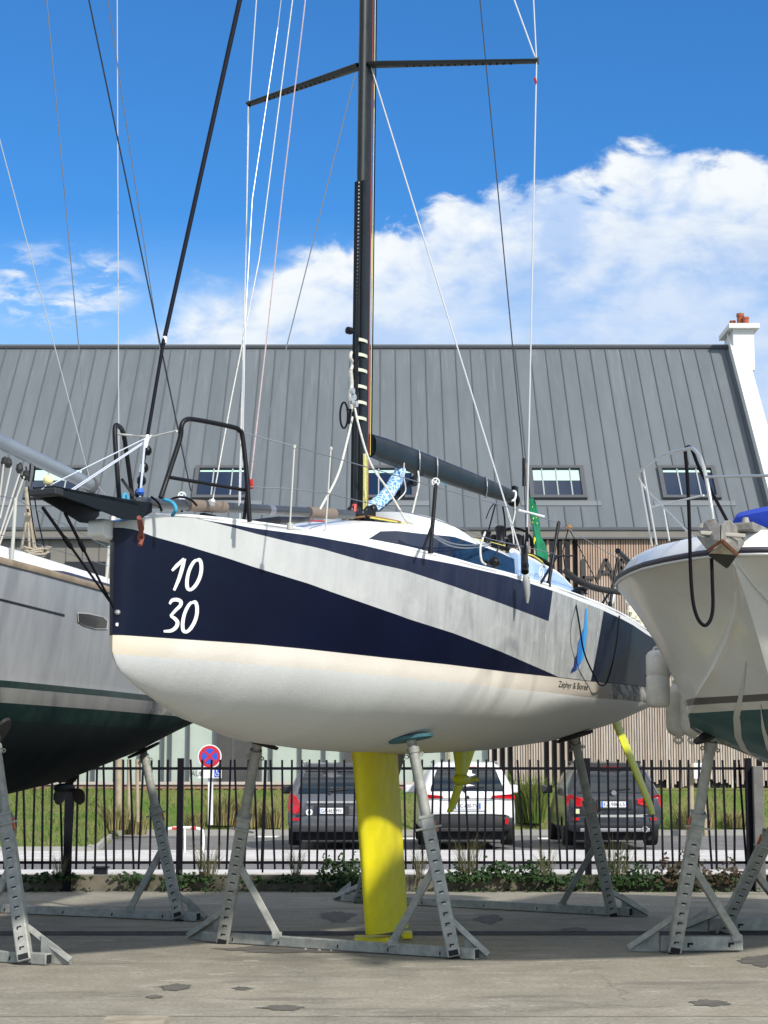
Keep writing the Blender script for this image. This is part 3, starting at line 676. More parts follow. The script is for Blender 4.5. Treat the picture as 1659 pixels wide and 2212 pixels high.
# ================================================================== CARS
carglass=mat('car_glass',(.012,.018,.022),.06,coat=.6)
tyre=mat('tyre',(.012,.012,.012),.85); rimm=mat('alloy_rim',(.35,.35,.36),.35,.8)
lampr=mat('tail_lamp',(.50,.008,.015),.15,coat=.7); plastic=mat('black_trim',(.022,.023,.025),.55,var=.2)
platew=mat('plate_white',(.72,.73,.74),.45); plateb=mat('plate_blue',(.04,.16,.6),.45)
def car(name,label,px,wpx,topy,boty,style,paint,plate,Yc=36.):
    """rear bumper at Yc, nose away from the camera"""
    base=W(px,boty,Yc); k=Yc/F; Wd=wpx*k; Ht=(boty-topy)*k; base.z=boty and G(px,boty,0).z
    base=Vector((W(px,boty,Yc).x,Yc,W(px,boty,Yc).z)); 
    z0=base.z
    c=empty(name,(base.x,Yc+2.1,z0),label,'car','cars parked behind the fence')
    hw=Wd/2; cxx=base.x; Ln=4.45
    P=lambda x,y,z: Vector((cxx+x,Yc+y,z0+z))
    # lofted body: station along length -> (half width low, z bottom, belt z, half width belt, roof z, half width roof)
    hb_={'mpv':.60,'suv':.62,'black':.60}[style]*Ht
    st=[(0.0,.90,.24,.93,.0,.0),(.03,.965,.20,.965,0,0),(.12,.99,.18,.975,0,0)]
    prof=[ # y, lower halfw, bottom z, belt z, belt halfw, roof z, roof halfw
     (.00,.90,.30,.56,.90,.57,.80),(.04,.965,.24,hb_/Ht,.93,hb_/Ht+.005,.82),(.12,.99,.20,hb_/Ht+.02,.95,hb_/Ht+.09,.80),
     (.30,1.,.18,hb_/Ht+.03,.955,.84,.735),(.50,1.,.17,hb_/Ht+.03,.96,.955,.70),(.75,1.,.17,hb_/Ht+.025,.96,.985,.69),(1.6,1.,.16,hb_/Ht+.02,.96,1.,.69),
     (2.5,1.,.16,hb_/Ht+.01,.96,.985,.69),(3.1,1.,.16,hb_/Ht-.0,.95,.80,.74),(3.5,.99,.17,hb_/Ht-.02,.92,hb_/Ht+.01,.80),(4.1,.96,.18,hb_/Ht-.08,.86,hb_/Ht-.07,.7),(4.38,.88,.22,.36,.80,.37,.6),(4.45,.80,.28,.34,.7,.345,.5)]
    rows=[]
    for (y,lw,bz,bel,bw,rz,rw_) in prof:
        a=[]
        pts=[(0,bz),(lw*.9,bz),(lw,bz+.07),(lw,(bz+bel)/2),(bw+.01,bel-.03),(bw,bel),(bw-.02+0*(rz-bel),bel+.2*(rz-bel)),((bw+rw_)/2+.0,bel+.6*(rz-bel)),(rw_,bel+.93*(rz-bel)),(rw_*.88,rz),(0,rz+.012)]
        pr=[P(x*hw,y,z*Ht) for x,z in pts]+[P(-x*hw,y,z*Ht) for x,z in pts[::-1][1:-1]]
        rows.append(pr)
    q=MB(); ids=q.grid(rows,closeu=True); q.face(ids[0][::-1]); q.face(ids[-1]); q.obj('body',paint,c,smooth=38)
    # rear window following the hatch
    def hatch(xf,zf_,o=.012):  # xf in -1..1 , zf_ in units of Ht
        ys=[.0,.04,.12,.30,.50,.75]; zs=[.57,hb_/Ht+.005,hb_/Ht+.09,.84,.955,.985]
        y=np.interp(zf_,zs,ys); hwid=np.interp(zf_,[hb_/Ht,.84,.955],[.9,.735,.70])
        return P(xf*hwid*hw,y-o,zf_*Ht+o*.4)
    q=MB(); zA,zB=hb_/Ht+.03,.90
    rws=[]
    for i in range(7):
        zz=zA+(zB-zA)*i/6; m=.88-.03*(i in (0,6))
        rws.append([hatch(x*m,zz) for x in np.linspace(-1,1,13)])
    q.grid(rws); rwn=q.obj('rear_window',carglass,c,smooth=60)
    q=MB(); q.bar(hatch(-.1,zA+.03,.03),hatch(.42,zA+.05,.03),.025,.012,(0,1,0)); q.lathe(hatch(-.05,zA+.005,.0),(0,-1,0),[(0,.035),(.04,.03)],10); q.obj('wiper',plastic,c)
    q=MB(); q.bar(hatch(-.85,.93,.06),hatch(.85,.93,.06),.05,.14,(0,0,1)); q.obj('roof_spoiler',plastic if style=='black' else paint,c,bevel=.01)
    q=MB(); a=hatch(0,.915,.075); q.box(a,(.38,.02,.025)); q.obj('brake_light',lampr,c)
    for s_ in (-1,1):
        q=MB(); xs=[.6,1.4,2.4,3.0]; 
        for ya,yb in ((.55,1.25),(1.32,2.25),(2.32,3.0)):
            za=hb_/Ht+.05
            def sp_(y,f_): 
                rz=np.interp(y,[.3,.5,.75,1.6,2.5,3.1],[.84,.955,.985,1.,.985,.80]); bw=.955
                return P(s_*hw*((bw-.02)*(1-f_)+f_*.715+.012),y,(za*(1-f_)+f_*(rz-.07))*Ht)
            q.poly([sp_(ya,0),sp_(yb,0),sp_(yb,1),sp_(ya,1)][::s_])
        q.obj('side_window',carglass,c)
        q=MB(); q.bar(P(s_*.66*hw,.7,Ht*1.0),P(s_*.66*hw,2.6,Ht*1.0),.035,.04); q.bar(P(s_*.66*hw,.75,Ht*.97),P(s_*.66*hw,.75,Ht*1.01),.03,.05,(0,1,0)); q.obj('roof_rail',rimm if style!='black' else plastic,c,bevel=.008)
        q=MB(); q.box(P(s_*(hw+.12),2.75,Ht*.66),(.22,.12,.17)); q.obj('wing_mirror',plastic if style!='suv' else paint,c,bevel=.03)
        for yy in (.85,3.55):
            q=MB(); rr=.345; q.lathe(P(s_*(hw-.24),yy,rr),(s_,0,0),[(0,rr*.6),(0,rr*.97),(.03,rr),(.20,rr),(.235,rr*.96),(.24,rr*.66)],26); wh=q.obj('wheel',tyre,c,smooth=40)
            q=MB(); q.lathe(P(s_*(hw-.24),yy,rr),(s_,0,0),[(.225,rr*.66),(.235,rr*.64),(.215,rr*.2),(.235,.04)],20); q.obj('rim',rimm,wh,smooth=40)
    # lamps
    for s_ in (-1,1):
        q=MB()
        if style=='mpv':
            pts=[(.985,.62),(.93,.645),(.80,.60),(.70,.50),(.72,.42),(.82,.39),(.98,.40),(1.0,.5)]
        elif style=='suv': pts=[(1.0,.60),(.93,.62),(.52,.60),(.50,.575),(.93,.56),(1.0,.56)]
        else: pts=[(1.0,.60),(.93,.62),(.70,.575),(.48,.56),(.48,.505),(.72,.475),(.98,.47),(1.005,.54)]
        yo=[-.03 if x<.95 else .05 for x,z in pts]
        q.prism([P(s_*x*hw*.985,y_-.012,z*Ht) for (x,z),y_ in zip(pts,yo)][::s_],(0,.08,0)); q.obj('tail_light',lampr,c,bevel=.008)
        q=MB(); q.box(P(s_*.80*hw,-.065,(.33 if style!='suv' else .30)*Ht),(.12 if style!='suv' else .06,.02,.05 if style!='suv' else .11)); q.obj('reflector',lampr,c)
    # hatch crease panel, plate recess, bumper
    q=MB()
    rws=[]
    for (y,z,wm) in ((-.02,.18,.88),(-.075,.21,.93),(-.085,.30,.95),(-.07,.365,.94),(-.01,.385,.92),(.03,.39,.9)):
        rws.append([P(x*wm*hw,y+.10*abs(x)**4,z*Ht) for x in np.linspace(-1,1,15)])
    q.grid(rws); q.obj('rear_bumper',{'mpv':paint,'suv':plastic,'black':paint}[style],c,smooth=50)
    q=MB(); q.box(P(0,-.055,.20*Ht),(Wd*.72,.06,.07)); q.obj('lower_bumper',plastic if style!='black' else rimm,c,bevel=.015)
    q=MB(); q.box(P(0,.03,.37*Ht),(Wd*.8,.16,.02)); q.obj('bumper_gap',darkhole,c)
    if style=='black':
        q=MB(); q.box(P(0,-.088,.365*Ht),(Wd*.62,.012,.045)); q.obj('chrome_strip',steel,c)
    pz={'mpv':.43,'suv':.48,'black':.50}[style]*Ht
    q=MB(); q.box(P(0,-.012,pz),(.68,.03,.19)); q.obj('plate_recess',{'mpv':plastic,'suv':paint,'black':plastic}[style],c,bevel=.01)
    q=MB(); q.box(P(0,-.036,pz),(.52,.012,.11)); pl=q.obj('licence_plate',platew,c)
    q=MB(); q.box(P(-.235,-.0435,pz),(.04,.003,.105)); q.box(P(.238,-.0435,pz),(.035,.003,.105)); q.obj('plate_band',plateb,pl)
    q=MB(); text_on(q,plate,lambda x,y:P(x,-.0445,y),x0=-.2,x1=.2,y0=pz-.036,y1=pz+.036); q.obj('plate_lettering',darkhole,pl)
    if style=='mpv':
        q=MB(); q.box(P(0,-.05,.53*Ht),(.95,.03,.04)); q.obj('hatch_trim',steel,c,bevel=.008)
        q=MB(); q.lathe(P(-.50*hw,-.0,.40*Ht+.02),(0,-1,0),[(0,.065),(.045,.065)],18); q.obj('sticker',platew,c)
        q=MB(); q.lathe(P(-.50*hw,-.045,.40*Ht+.02),(0,-1,0),[(0,.03),(.004,.03)],12); q.obj('sticker_mark',mat('sticker_dark',(.05,.12,.2),.5),c)
    if style=='suv':
        q=MB(); q.poly([P(x,-.045,z) for x,z in ((-.02,.57*Ht),(.03,.555*Ht),(.045,.58*Ht),(.02,.60*Ht),(.0,.605*Ht))]); q.obj('badge',darkhole,c)
        q=MB(); q.box(P(0,-.03,.565*Ht+0),(Wd*.55,.02,.012)); q.obj('hatch_crease',plastic,c)
    if style=='black':
        q=MB(); q.lathe(P(0,.0,.635*Ht),(0,-1,0),[(0,.05),(.012,.05)],18); bd=q.obj('badge',rimm,c)
        q=MB(); q.lathe(P(.62*hw,-.02,.21*Ht),(0,-1,0),[(0,.06),(.09,.06),(.09,.045),(.03,.045)],16); q.obj('exhaust_pipe',steel,c,smooth=40)
        q=MB(); q.box(P(-.78*hw*1.,-.1,.42*Ht),(.09,.02,.09)); q.obj('sticker',mat('sticker_yellow',(.6,.6,.35),.5),c)
    q=MB(); q.bb(P(-hw*.8,.25,.12),P(hw*.8,4.1,.3)); q.obj('underbody',darkhole,c)
    return c
gpaint=mat('grey_car_paint',(.13,.135,.145),.32,.55,coat=.6)
wpaint=mat('white_car_paint',(.74,.74,.74),.3,0,coat=.5)
kpaint=mat('black_car_paint',(.030,.032,.038),.28,.2,coat=.7)
car('parked_car','silver grey family car seen from behind left of the yellow keel',716,190,1652,1830,'mpv',gpaint,'GA-465-MV')
car('parked_car','white sport utility car parked with black lower bumper right of the keel',1010,208,1650,1829,'suv',wpaint,'GC-680-TV')
car('parked_car','black sport utility car parked behind the far right prop',1328,206,1650,1830,'black',kpaint,'EZ-980-LS')
for (px,py) in ((575,1808),(1030,1812),(1185,1812),(880,1812)):
    q=MB(); a=G(px,py); q.poly([(a.x-.25,a.y-.4,.008),(a.x+.25,a.y-.4,.008),(a.x+.3,a.y+.5,.008),(a.x-.2,a.y+.5,.008)]); tag(q.obj('parking_mark',mat('road_paint',(.7,.7,.68),.8)),kind='structure')
def up_to(a,b,z=15.2): return a+(b-a)*((z-a.z)/(b.z-a.z))
# ================================================================== HULLS
class Hull:
    """round bilge hull: tables along s (bow 0 -> stern), mirrored about the centreline"""
    def __init__(s,X0,Y0,a,L,B,Z,Bw,Zw,Zk,k,m):
        s.o=Vector((X0,Y0,0)); s.a=R(a); s.L=L; s.T=dict(B=B,Z=Z,Bw=Bw,Zw=Zw,Zk=Zk,k=k,m=m)
        s.fx=Vector((math.sin(s.a),math.cos(s.a),0)); s.fy=Vector((math.cos(s.a),-math.sin(s.a),0))
    def g(s,n_,q): T=s.T[n_]; return float(np.interp(q,[p[0] for p in T],[p[1] for p in T])) if isinstance(T,list) else T
    def P(s,q,t,z): return s.o+s.fx*q+s.fy*t+Vector((0,0,z))
    def half(s,q,z):
        Z,B,Bw,Zw,Zk,k,m=[s.g(n_,q) for n_ in ('Z','B','Bw','Zw','Zk','k','m')]
        if z>=Zw: 
            f_=min(1,(z-Zw)/max(Z-Zw,1e-6)); return Bw+(B-Bw)*(f_*1.25-.25*f_*f_)
        u_=max(0,min(1,(z-Zk)/(Zw-Zk))); return Bw*max(0,1-(1-u_)**m)**(1/k)
    def inv(s,x,y,t=None,side=1,it=14):
        """photo point -> (s,t,z) on the lateral plane t or on the hull skin"""
        tt=t if t is not None else s.g('B',s.L*.5)*side
        for _ in range(it if t is None else 1):
            u=(x-829.5)/F; v=(1106-y)/F; dy=cp-v*sp
            ux=u/dy
            # X=ux*Y ; X=o.x+sin*q+cos*t ; Y=o.y+cos*q-sin*t
            q=(ux*(s.o.y-math.sin(s.a)*tt)-s.o.x-math.cos(s.a)*tt)/(math.sin(s.a)-ux*math.cos(s.a))
            Y=s.o.y+math.cos(s.a)*q-math.sin(s.a)*tt
            z=H+(sp+v*cp)/dy*Y
            if t is None: tt=.5*tt+.5*side*s.half(max(0,min(s.L,q)),z)
        return q,tt,z
    def skin(s,x,y,off=.004,side=1):
        q,t,z=s.inv(x,y,None,side); return s.P(q,t,z)+s.nrm(q,z,side)*off
    def nrm(s,q,z,side=1):
        e_=.03; a=s.P(q+e_,side*s.half(q+e_,z),z)-s.P(q-e_,side*s.half(q-e_,z),z)
        b=s.P(q,side*s.half(q,z+e_/2),z+e_/2)-s.P(q,side*s.half(q,z-e_/2),z-e_/2)
        n_=a.cross(b); n_.normalize()
        if n_.dot(s.fy)*side<0: n_=-n_
        return n_
    def pl(s,x,y,t): q,t_,z=s.inv(x,y,t); return s.P(q,t_,z)
    def stations(s,n_): 
        a=np.linspace(0,1,n_); return list(s.L*(a**1.5*.55+a*.45))
    def mesh(s,ns=150,nt=34,nb=26,lines={}):
        mb=MB(); rows=[]; info=[]
        for q in s.stations(ns):
            Z,Zw,Zk=s.g('Z',q),s.g('Zw',q),s.g('Zk',q); col=[]
            for i in range(nb): 
                th=i/nb; z=Zk+(Zw-Zk)*(th**1.6); col.append(z)
            for i in range(nt+1): col.append(Zw+(Z-Zw)*i/nt)
            r=[(q,-s.half(q,z),z) for z in col[::-1]]+[(q,s.half(q,z),z) for z in col[(1 if s.half(q,col[0])<1e-3 else 0):]]
            if len(r)<2*len(col): r.insert(len(col),(q,0,col[0]))
            rows.append([s.P(*p) for p in r]); info+=r
        ids=mb.grid(rows); mb.face(ids[-1]); mb.info=info
        return mb,rows
# ---- the racing yacht
RH=Hull(-1.95,13.3,26,9.05,
 B=[(0,.0),(.012,.035),(.04,.07),(.1,.115),(.2,.17),(.3,.225),(.5,.335),(.8,.50),(1.5,.82),(2.5,1.13),(3.2,1.29),(4,1.42),(5,1.53),(6,1.585),(7,1.59),(8,1.53),(9.05,1.43)],
 Z=[(0,3.35),(.22,3.41),(.5,3.425),(1,3.42),(1.4,3.405),(2.05,3.385),(2.6,3.36),(3.0,3.335),(3.5,3.30),(4.25,3.265),(4.9,3.235),(6.13,3.15),(6.64,3.105),(7.5,3.01),(8.2,2.93),(9.05,2.85)],
 Bw=[(0,.0),(.012,.03),(.04,.055),(.1,.09),(.2,.135),(.3,.18),(.5,.275),(.8,.42),(1.5,.73),(2.5,1.05),(3.2,1.21),(4,1.34),(5,1.45),(6,1.50),(7,1.49),(8,1.40),(9.05,1.25)],
 Zw=[(0,2.50),(1,2.47),(3,2.42),(5,2.39),(9.05,2.42)],
 Zk=[(0,2.42),(.05,2.33),(.12,2.27),(.3,2.19),(.55,2.10),(1.14,1.935),(2.15,1.79),(3.3,1.735),(4.7,1.71),(6,1.745),(7,1.81),(8,1.93),(9.05,2.12)],
 k=[(0,1.3),(1,1.5),(2.5,1.9),(4.5,2.2),(9.05,2.3)], m=[(0,1.6),(1,1.75),(2.5,2.0),(4.5,2.15),(9.05,2.1)])
LN={'navytop':[(400,1112),(446,1124),(549,1141),(648,1154),(780,1177),(879,1200),(945,1212),(1097,1245),(1194,1276),(1304,1319),(1341,1336),(1395,1369),(1405,1375)],
'bandlow':[(446,1125),(549,1152),(631,1172),(700,1187),(780,1210),(879,1233),(1011,1278),(1097,1309),(1185,1342),(1300,1385)],
'silvlow':[(251,1139),(291,1144),(331,1159),(397,1177),(549,1225),(714,1278),(879,1336),(988,1371),(1205,1462),(1300,1502)],
'navylow':[(243,1370),(549,1390),(838,1420),(1097,1450.5),(1219,1464),(1276,1471),(1395,1483)],
'creamlow':[(262,1414),(549,1435),(838,1461),(1097,1487),(1266,1506),(1395,1518)]}
LS={}
for k_,L_ in LN.items():
    o=[RH.inv(x,y) for x,y in L_]; LS[k_]=([p[0] for p in o],[p[2] for p in o])
def lz(k_,q):
    xs,zs=LS[k_]
    if q<xs[0]: return zs[0]+(zs[1]-zs[0])/(xs[1]-xs[0])*(q-xs[0])*(.0 if k_ in('navylow','creamlow') else 1)
    if q>xs[-1]: return zs[-1]+(zs[-1]-zs[-2])/(xs[-1]-xs[-2])*(q-xs[-1])
    return float(np.interp(q,xs,zs))
e1=RH.inv(1194,1276)+RH.inv(1185,1342); e2=RH.inv(1304,1319)+RH.inv(1276,1471)
def edge(e_,q,z): return q-(e_[0]+(e_[3]-e_[0])*(z-e_[2])/(e_[5]-e_[2]))
mb,rows=RH.mesh(170,44,26)
A={k_:[] for k_ in ('navytop','bandlow','silvlow','navylow','creamlow','e1','e2','sx','zz')}
for (q,t,z) in mb.info:
    for k_ in LS: A[k_].append(z-lz(k_,q))
    A['e1'].append(edge(e1,q,z)); A['e2'].append(edge(e2,q,z)); A['sx'].append(q); A['zz'].append(z)
mb.att=A
def f_livery(t,v,p):
    def at(k_): nd=t.n('ShaderNodeAttribute',attribute_name=k_); return nd.outputs['Fac']
    gt=lambda a,b=0.: t.math('GREATER_THAN',a,b)
    lt_=lambda a,b=0.: t.math('LESS_THAN',a,b)
    AND=lambda a,b: t.math('MULTIPLY',a,b)
    nl,cl,sv,bl,nt_,E1,E2,sx,zz=[at(k_) for k_ in ('navylow','creamlow','silvlow','bandlow','navytop','e1','e2','sx','zz')]
    sv3=t.comb(sx,zz,0)
    gr=t.noise(v,2.2,6,.6); st=t.noise(t.vmul(sv3,(6,1.1,1)),1.4,6,.62,.25); st2=t.noise(t.vmul(sv3,(14,1.6,1)),1.2,5,.6)
    silver=t.mix(t.mr(st,.3,.66),(.26,.272,.275,1),(.38,.395,.39,1))
    silver=t.mix(t.mr(sx,.6,4.2,.75,0),silver,(.53,.54,.53,1))
    aft=t.mr(sx,3.2,6.3)
    silver=t.mix(t.math('MULTIPLY',aft,t.mr(st2,.42,.62,0,.55)),silver,(.20,.21,.205,1))
    silver=t.mix(t.math('MULTIPLY',aft,t.mr(t.noise(t.vmul(sv3,(8,1.8,1)),2.1,5,.6,.5),.60,.66,0,.7)),silver,(.55,.56,.545,1))
    silver=t.mix(t.mr(t.noise(sv3,4.5,6,.62,.5),.46,.66,0,.18),silver,(.60,.61,.59,1)); silver=t.mix(t.math('MULTIPLY',aft,t.mr(t.noise(sv3,3.1,5,.6,.8),.48,.66,0,.22)),silver,(.17,.18,.18,1))
    navy=t.mix(t.mr(gr,.3,.7),(.0006,.0022,.014,1),(.001,.0032,.018,1))
    navy=t.mix(t.math('MULTIPLY',t.mr(st,.50,.72,0,.5),aft),navy,(.022,.028,.05,1))
    band=t.mix(t.mr(st,.35,.7),(.010,.015,.040,1),(.020,.026,.050,1))
    cream=t.mix(t.mr(gr,.3,.7),(.60,.56,.49,1),(.66,.62,.55,1))
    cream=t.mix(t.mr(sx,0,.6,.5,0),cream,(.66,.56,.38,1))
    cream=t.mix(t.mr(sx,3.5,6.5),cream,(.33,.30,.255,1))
    tp=t.noise(t.comb(t.math('MULTIPLY_ADD',zz,2.2,sx),zz,0),7,4,.6,.4)
    cream=t.mix(AND(gt(sx,6.55),lt_(t.math('ABSOLUTE',t.math('SUBTRACT',cl,.02)),.2)),cream,t.mix(t.mr(tp,.44,.56),(.13,.13,.125,1),(.34,.335,.32,1)))
    af=t.mix(t.mr(t.noise(t.vmul(sv3,(9,1.2,1)),1.6,6,.6),.35,.7),(.575,.59,.58,1),(.60,.61,.60,1))
    af=t.mix(t.mr(t.math('ABSOLUTE',t.math('ADD',t.math('MULTIPLY',sx,.9),-3.9)),0,.9,.5,0),af,t.mix(t.mr(zz,1.72,1.9),(.64,.60,.42,1),(.60,.60,.58,1)))
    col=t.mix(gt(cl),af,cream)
    top=t.mix(gt(sv),navy,silver)
    top=t.mix(AND(AND(gt(bl),lt_(nt_)),lt_(E1)),top,band)
    top=t.mix(AND(gt(E2),lt_(nt_)),top,navy)
    top=t.mix(gt(nt_),top,(.72,.73,.73,1))
    col=t.mix(gt(nl),col,top)
    # dark pin line between navy and cream
    col=t.mix(AND(gt(nl,-.006),lt_(nl,.0)),col,(.02,.02,.03,1))
    rough=t.math('ADD',t.math('MULTIPLY',gt(nl),-.32),.62)
    rough=t.math('ADD',rough,t.math('MULTIPLY',st,.12)); t.set(p.inputs['Roughness'],rough)
    t.set(p.inputs['Coat Weight'],t.math('MULTIPLY',gt(nl),.06)); p.inputs['Coat Roughness'].default_value=.12; p.inputs['Specular IOR Level'].default_value=.2
    b=t.n('ShaderNodeBump'); b.inputs['Distance'].default_value=.003; t.set(b.inputs['Height'],t.math('ADD',t.noise(v,5,4,.5),t.math('MULTIPLY',t.noise(v,45,3,.6),t.math('MULTIPLY',lt_(nl),.5)))); t.set(p.inputs['Normal'],b.outputs[0])
    return col
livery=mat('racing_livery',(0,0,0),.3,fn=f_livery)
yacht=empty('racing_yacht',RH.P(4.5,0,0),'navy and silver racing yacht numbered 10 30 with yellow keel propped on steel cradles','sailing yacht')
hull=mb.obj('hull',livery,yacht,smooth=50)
B=RH
# deck
q=MB(); rws=[]
def dz(q_,f_): return B.g('Z',q_)+.05*(1-f_*f_)*min(1,B.g('B',q_))-.002
for s_ in B.stations(90):
    rws.append([B.P(s_,f_*B.g('B',s_)*.998,dz(s_,f_)) for f_ in np.linspace(-1,1,17)])
q.grid(rws); q.obj('deck',whitegel,yacht,smooth=60)
q=MB()
for sd in (1,-1): q.tube([B.P(s_,sd*(B.g('B',s_)-.012),B.g('Z',s_)+.012) for s_ in np.linspace(.25,9.0,60)],.016,6)
q.obj('toe_rail',whitegel,yacht,smooth=60)
# coachroof: height field
def roof_top(s_,f_):
    h=np.interp(s_,[2.0,2.6,3.2,4.0,4.8,5.25],[.0,.20,.36,.47,.46,.44]); return h*(1-.10*f_*f_)
def roof_w(s_): return float(np.interp(s_,[2.0,2.6,3.2,4,5.3],[.12,.52,.75,.92,1.02]))
navw=mat('cabin_navy_window',(.006,.012,.034),.15,coat=.15,col2=(.010,.018,.04),vs=1.2)
q=MB(); rws=[]
for s_ in np.linspace(2.0,5.25,40):
    w_=roof_w(s_); zb=dz(s_,w_/max(.1,B.g('B',s_)))-.01; row=[]
    pr=[(-1.0,0),(-.985,.55),(-.95,.86),(-.86,1),(-.6,1),(-.3,1),(0,1),(.3,1),(.6,1),(.86,1),(.95,.86),(.985,.55),(1.0,0)]
    for f_,h in pr: row.append(B.P(s_,f_*w_,zb+roof_top(s_,f_)*h+(.04*(1-f_*f_) if h==1 else 0)))
    rws.append(row)
ids=q.grid(rws); q.face(ids[-1]); q.obj('coachroof',whitegel,yacht,smooth=35)
for sd in (1,-1):
    q=MB(); rws=[]
    for s_ in np.linspace(2.75,5.22,30):
        w_=roof_w(s_)+.006; zb=dz(s_,roof_w(s_)/B.g('B',s_)); h=roof_top(s_,1)
        hi=.80 if s_>3 else np.interp(s_,[2.75,3],[.3,.8])
        rws.append([B.P(s_,sd*w_*(1-.015*g_),zb+h*(.16+(hi-.16)*g_)) for g_ in np.linspace(0,1,5)])
    q.grid(rws); q.obj('cabin_window',navw,yacht,smooth=60)
# cockpit coaming, pale blue with small emblem
pblue=mat('pale_blue_coaming',(.26,.40,.66),.4,coat=.3,col2=(.40,.52,.70),vs=3)
for sd in (1,-1):
    q=MB(); rws=[]
    for s_ in np.linspace(5.27,6.85,20):
        w_=float(np.interp(s_,[5.27,6.85],[1.03,1.14])); zb=dz(s_,w_/B.g('B',s_))-.01; h=float(np.interp(s_,[5.27,6.3,6.6,6.85],[.40,.34,.26,.04]))
        rws.append([B.P(s_,sd*(w_+.01),zb),B.P(s_,sd*(w_-.01),zb+h*.95),B.P(s_,sd*(w_-.04),zb+h),B.P(s_,sd*(w_-.13),zb+h),B.P(s_,sd*(w_-.15),zb)])
    ids=q.grid(rws); q.face(ids[0]); q.face(ids[-1]); cm_=q.obj('cockpit_coaming',pblue,yacht,smooth=35)
    q=MB(); q.tube([B.P(s_,sd*(float(np.interp(s_,[5.27,6.6],[1.03,1.125]))-.07),dz(s_,.7)+float(np.interp(s_,[5.27,6.3,6.6],[.40,.34,.26]))+.01) for s_ in np.linspace(5.27,6.6,12)],.028,6); q.obj('coaming_cap',whitegel,cm_)
    if sd==1:
        q=MB(); c_=B.pl(1163,1238,1.085)+B.fy*.03; q.tube([c_+B.fx*math.cos(a_)*.05+Vector((0,0,math.sin(a_)*.055)) for a_ in np.linspace(0,6.28,18,endpoint=False)],.006,4,closed=True); q.bar(c_-B.fx*.012-Vector((0,0,.03)),c_+B.fx*.012+Vector((0,0,.03)),.008,.008)
        q.bar(c_+B.fx*.1-Vector((0,0,.06)),c_+B.fx*.22+Vector((0,0,-.0)),.012,.03); q.bar(c_+B.fx*.12+Vector((0,0,.02)),c_+B.fx*.16-Vector((0,0,.08)),.012,.03); q.obj('emblem',whitep,cm_)
# white roof hood over the companionway
q=MB(); rws=[]
for s_ in np.linspace(4.05,6.15,20):
    f0=(s_-4.05)/2.1; hh=.26*math.sin(math.pi*min(1,max(.02,f0*.62+.1)))**.6*(1 if f0<.97 else .8)
    zc=dz(min(s_,5.2),0)+roof_top(min(s_,5.2),0)+.0-.16*max(0,s_-5.2)
    rws.append([B.P(s_,math.cos(a_)*.50,zc+hh*max(0,math.sin(a_))**.55) for a_ in np.linspace(0,math.pi,15)])
ids=q.grid(rws); q.face(ids[0]); q.face(ids[-1]); q.obj('companionway_hood',whitegel,yacht,smooth=50)
# ---- keel
def foil(c,th,n_=18):
    o=[]
    for i in range(n_+1):
        x=(1-math.cos(math.pi*i/n_))/2; y=th/.2*c*(.2969*math.sqrt(x)-.126*x-.3516*x*x+.2843*x**3-.1036*x**4)/c*c; o.append((x*c,y))
    return o
q=MB(); rws=[]
def fin_inv(x,y): q_,_,z=B.inv(x,y,0); return q_,z
for i in range(15):
    g_=i/14; z=1.78-(1.78-.10)*g_
    yy=1630+(2030-1630)*g_
    qa=B.inv(760+(789-760)*g_+6,yy,0)[0]; qb=B.inv(862+(886-862)*g_-4,yy,0)[0]
    sc_=1+.18*(1-g_)**8
    c=qb-qa; fl=foil(c,.19); 
    ring=[(x,y) for x,y in fl]+[(x,-y) for x,y in fl[::-1][1:-1]]
    rws.append([B.P(qa+x,y*sc_,z) for x,y in ring])
ids=q.grid(rws,closeu=True); q.face(ids[0]); q.face(ids[-1]); q.obj('keel',yellow,yacht,smooth=50)
for (xa,xb,ya,t_) in ((765,846,2036,.0),(868,891,2026,-.28)):
    q=MB(); a=G(xa,ya+4); b=G(xb,ya+4); b.y=a.y; q.bb((a.x,a.y,.006),(b.x,a.y+.34,.055)); q.obj('keel_foot_plate',yellow,yacht,bevel=.006)
# ---- rudders
for sd in (1,-1):
    q=MB(); rws=[]
    for i in range(12):
        g_=i/11; t=.80+.42*g_; z=2.16-(2.16-1.075)*g_; qa=8.48+.12*g_; c=.30-.08*g_-(.06 if i==11 else 0)
        fl=foil(c,.13); ring=[(x,y) for x,y in fl]+[(x,-y) for x,y in fl[::-1][1:-1]]
        rws.append([B.P(qa+x,sd*(t+y*.93),z+sd*0+y*.36*1) for x,y in ring])
    ids=q.grid(rws,closeu=True); q.face(ids[0]); q.face(ids[-1]); q.obj('rudder',mat('yellow_green_paint',(.60,.62,.008),.5),yacht,smooth=50)
# ---- saildrive with folded propeller
q=MB(); rws=[]
sdm=mat('yellow_green_paint',(0,0,0))
for z,x0,c in ((1.90,6.05,.36),(1.80,6.06,.32),(1.72,6.08,.28),(1.64,6.10,.24),(1.56,6.12,.21),(1.49,6.14,.19)):
    fl=foil(c,.3); ring=[(x,y) for x,y in fl]+[(x,-y) for x,y in fl[::-1][1:-1]]; rws.append([B.P(x0+x,y,z) for x,y in ring])
ids=q.grid(rws,closeu=True); q.face(ids[-1]); q.face(ids[0])
q.lathe(B.P(6.06,0,1.47),B.fx+Vector((0,0,-.03)),[(0,.02),(.03,.04),(.1,.06),(.22,.06),(.32,.045),(.36,.03)],16); sdv=q.obj('saildrive',sdm,yacht,smooth=50)
q=MB()
for k in (1,-1): q.tube([B.P(6.42,k*.02,1.46),B.P(6.52,k*.035,1.46+k*.01),B.P(6.62,k*.02,1.45)],[.014,.03,.008],8)
q.obj('propeller_blade',sdm,sdv,smooth=60)
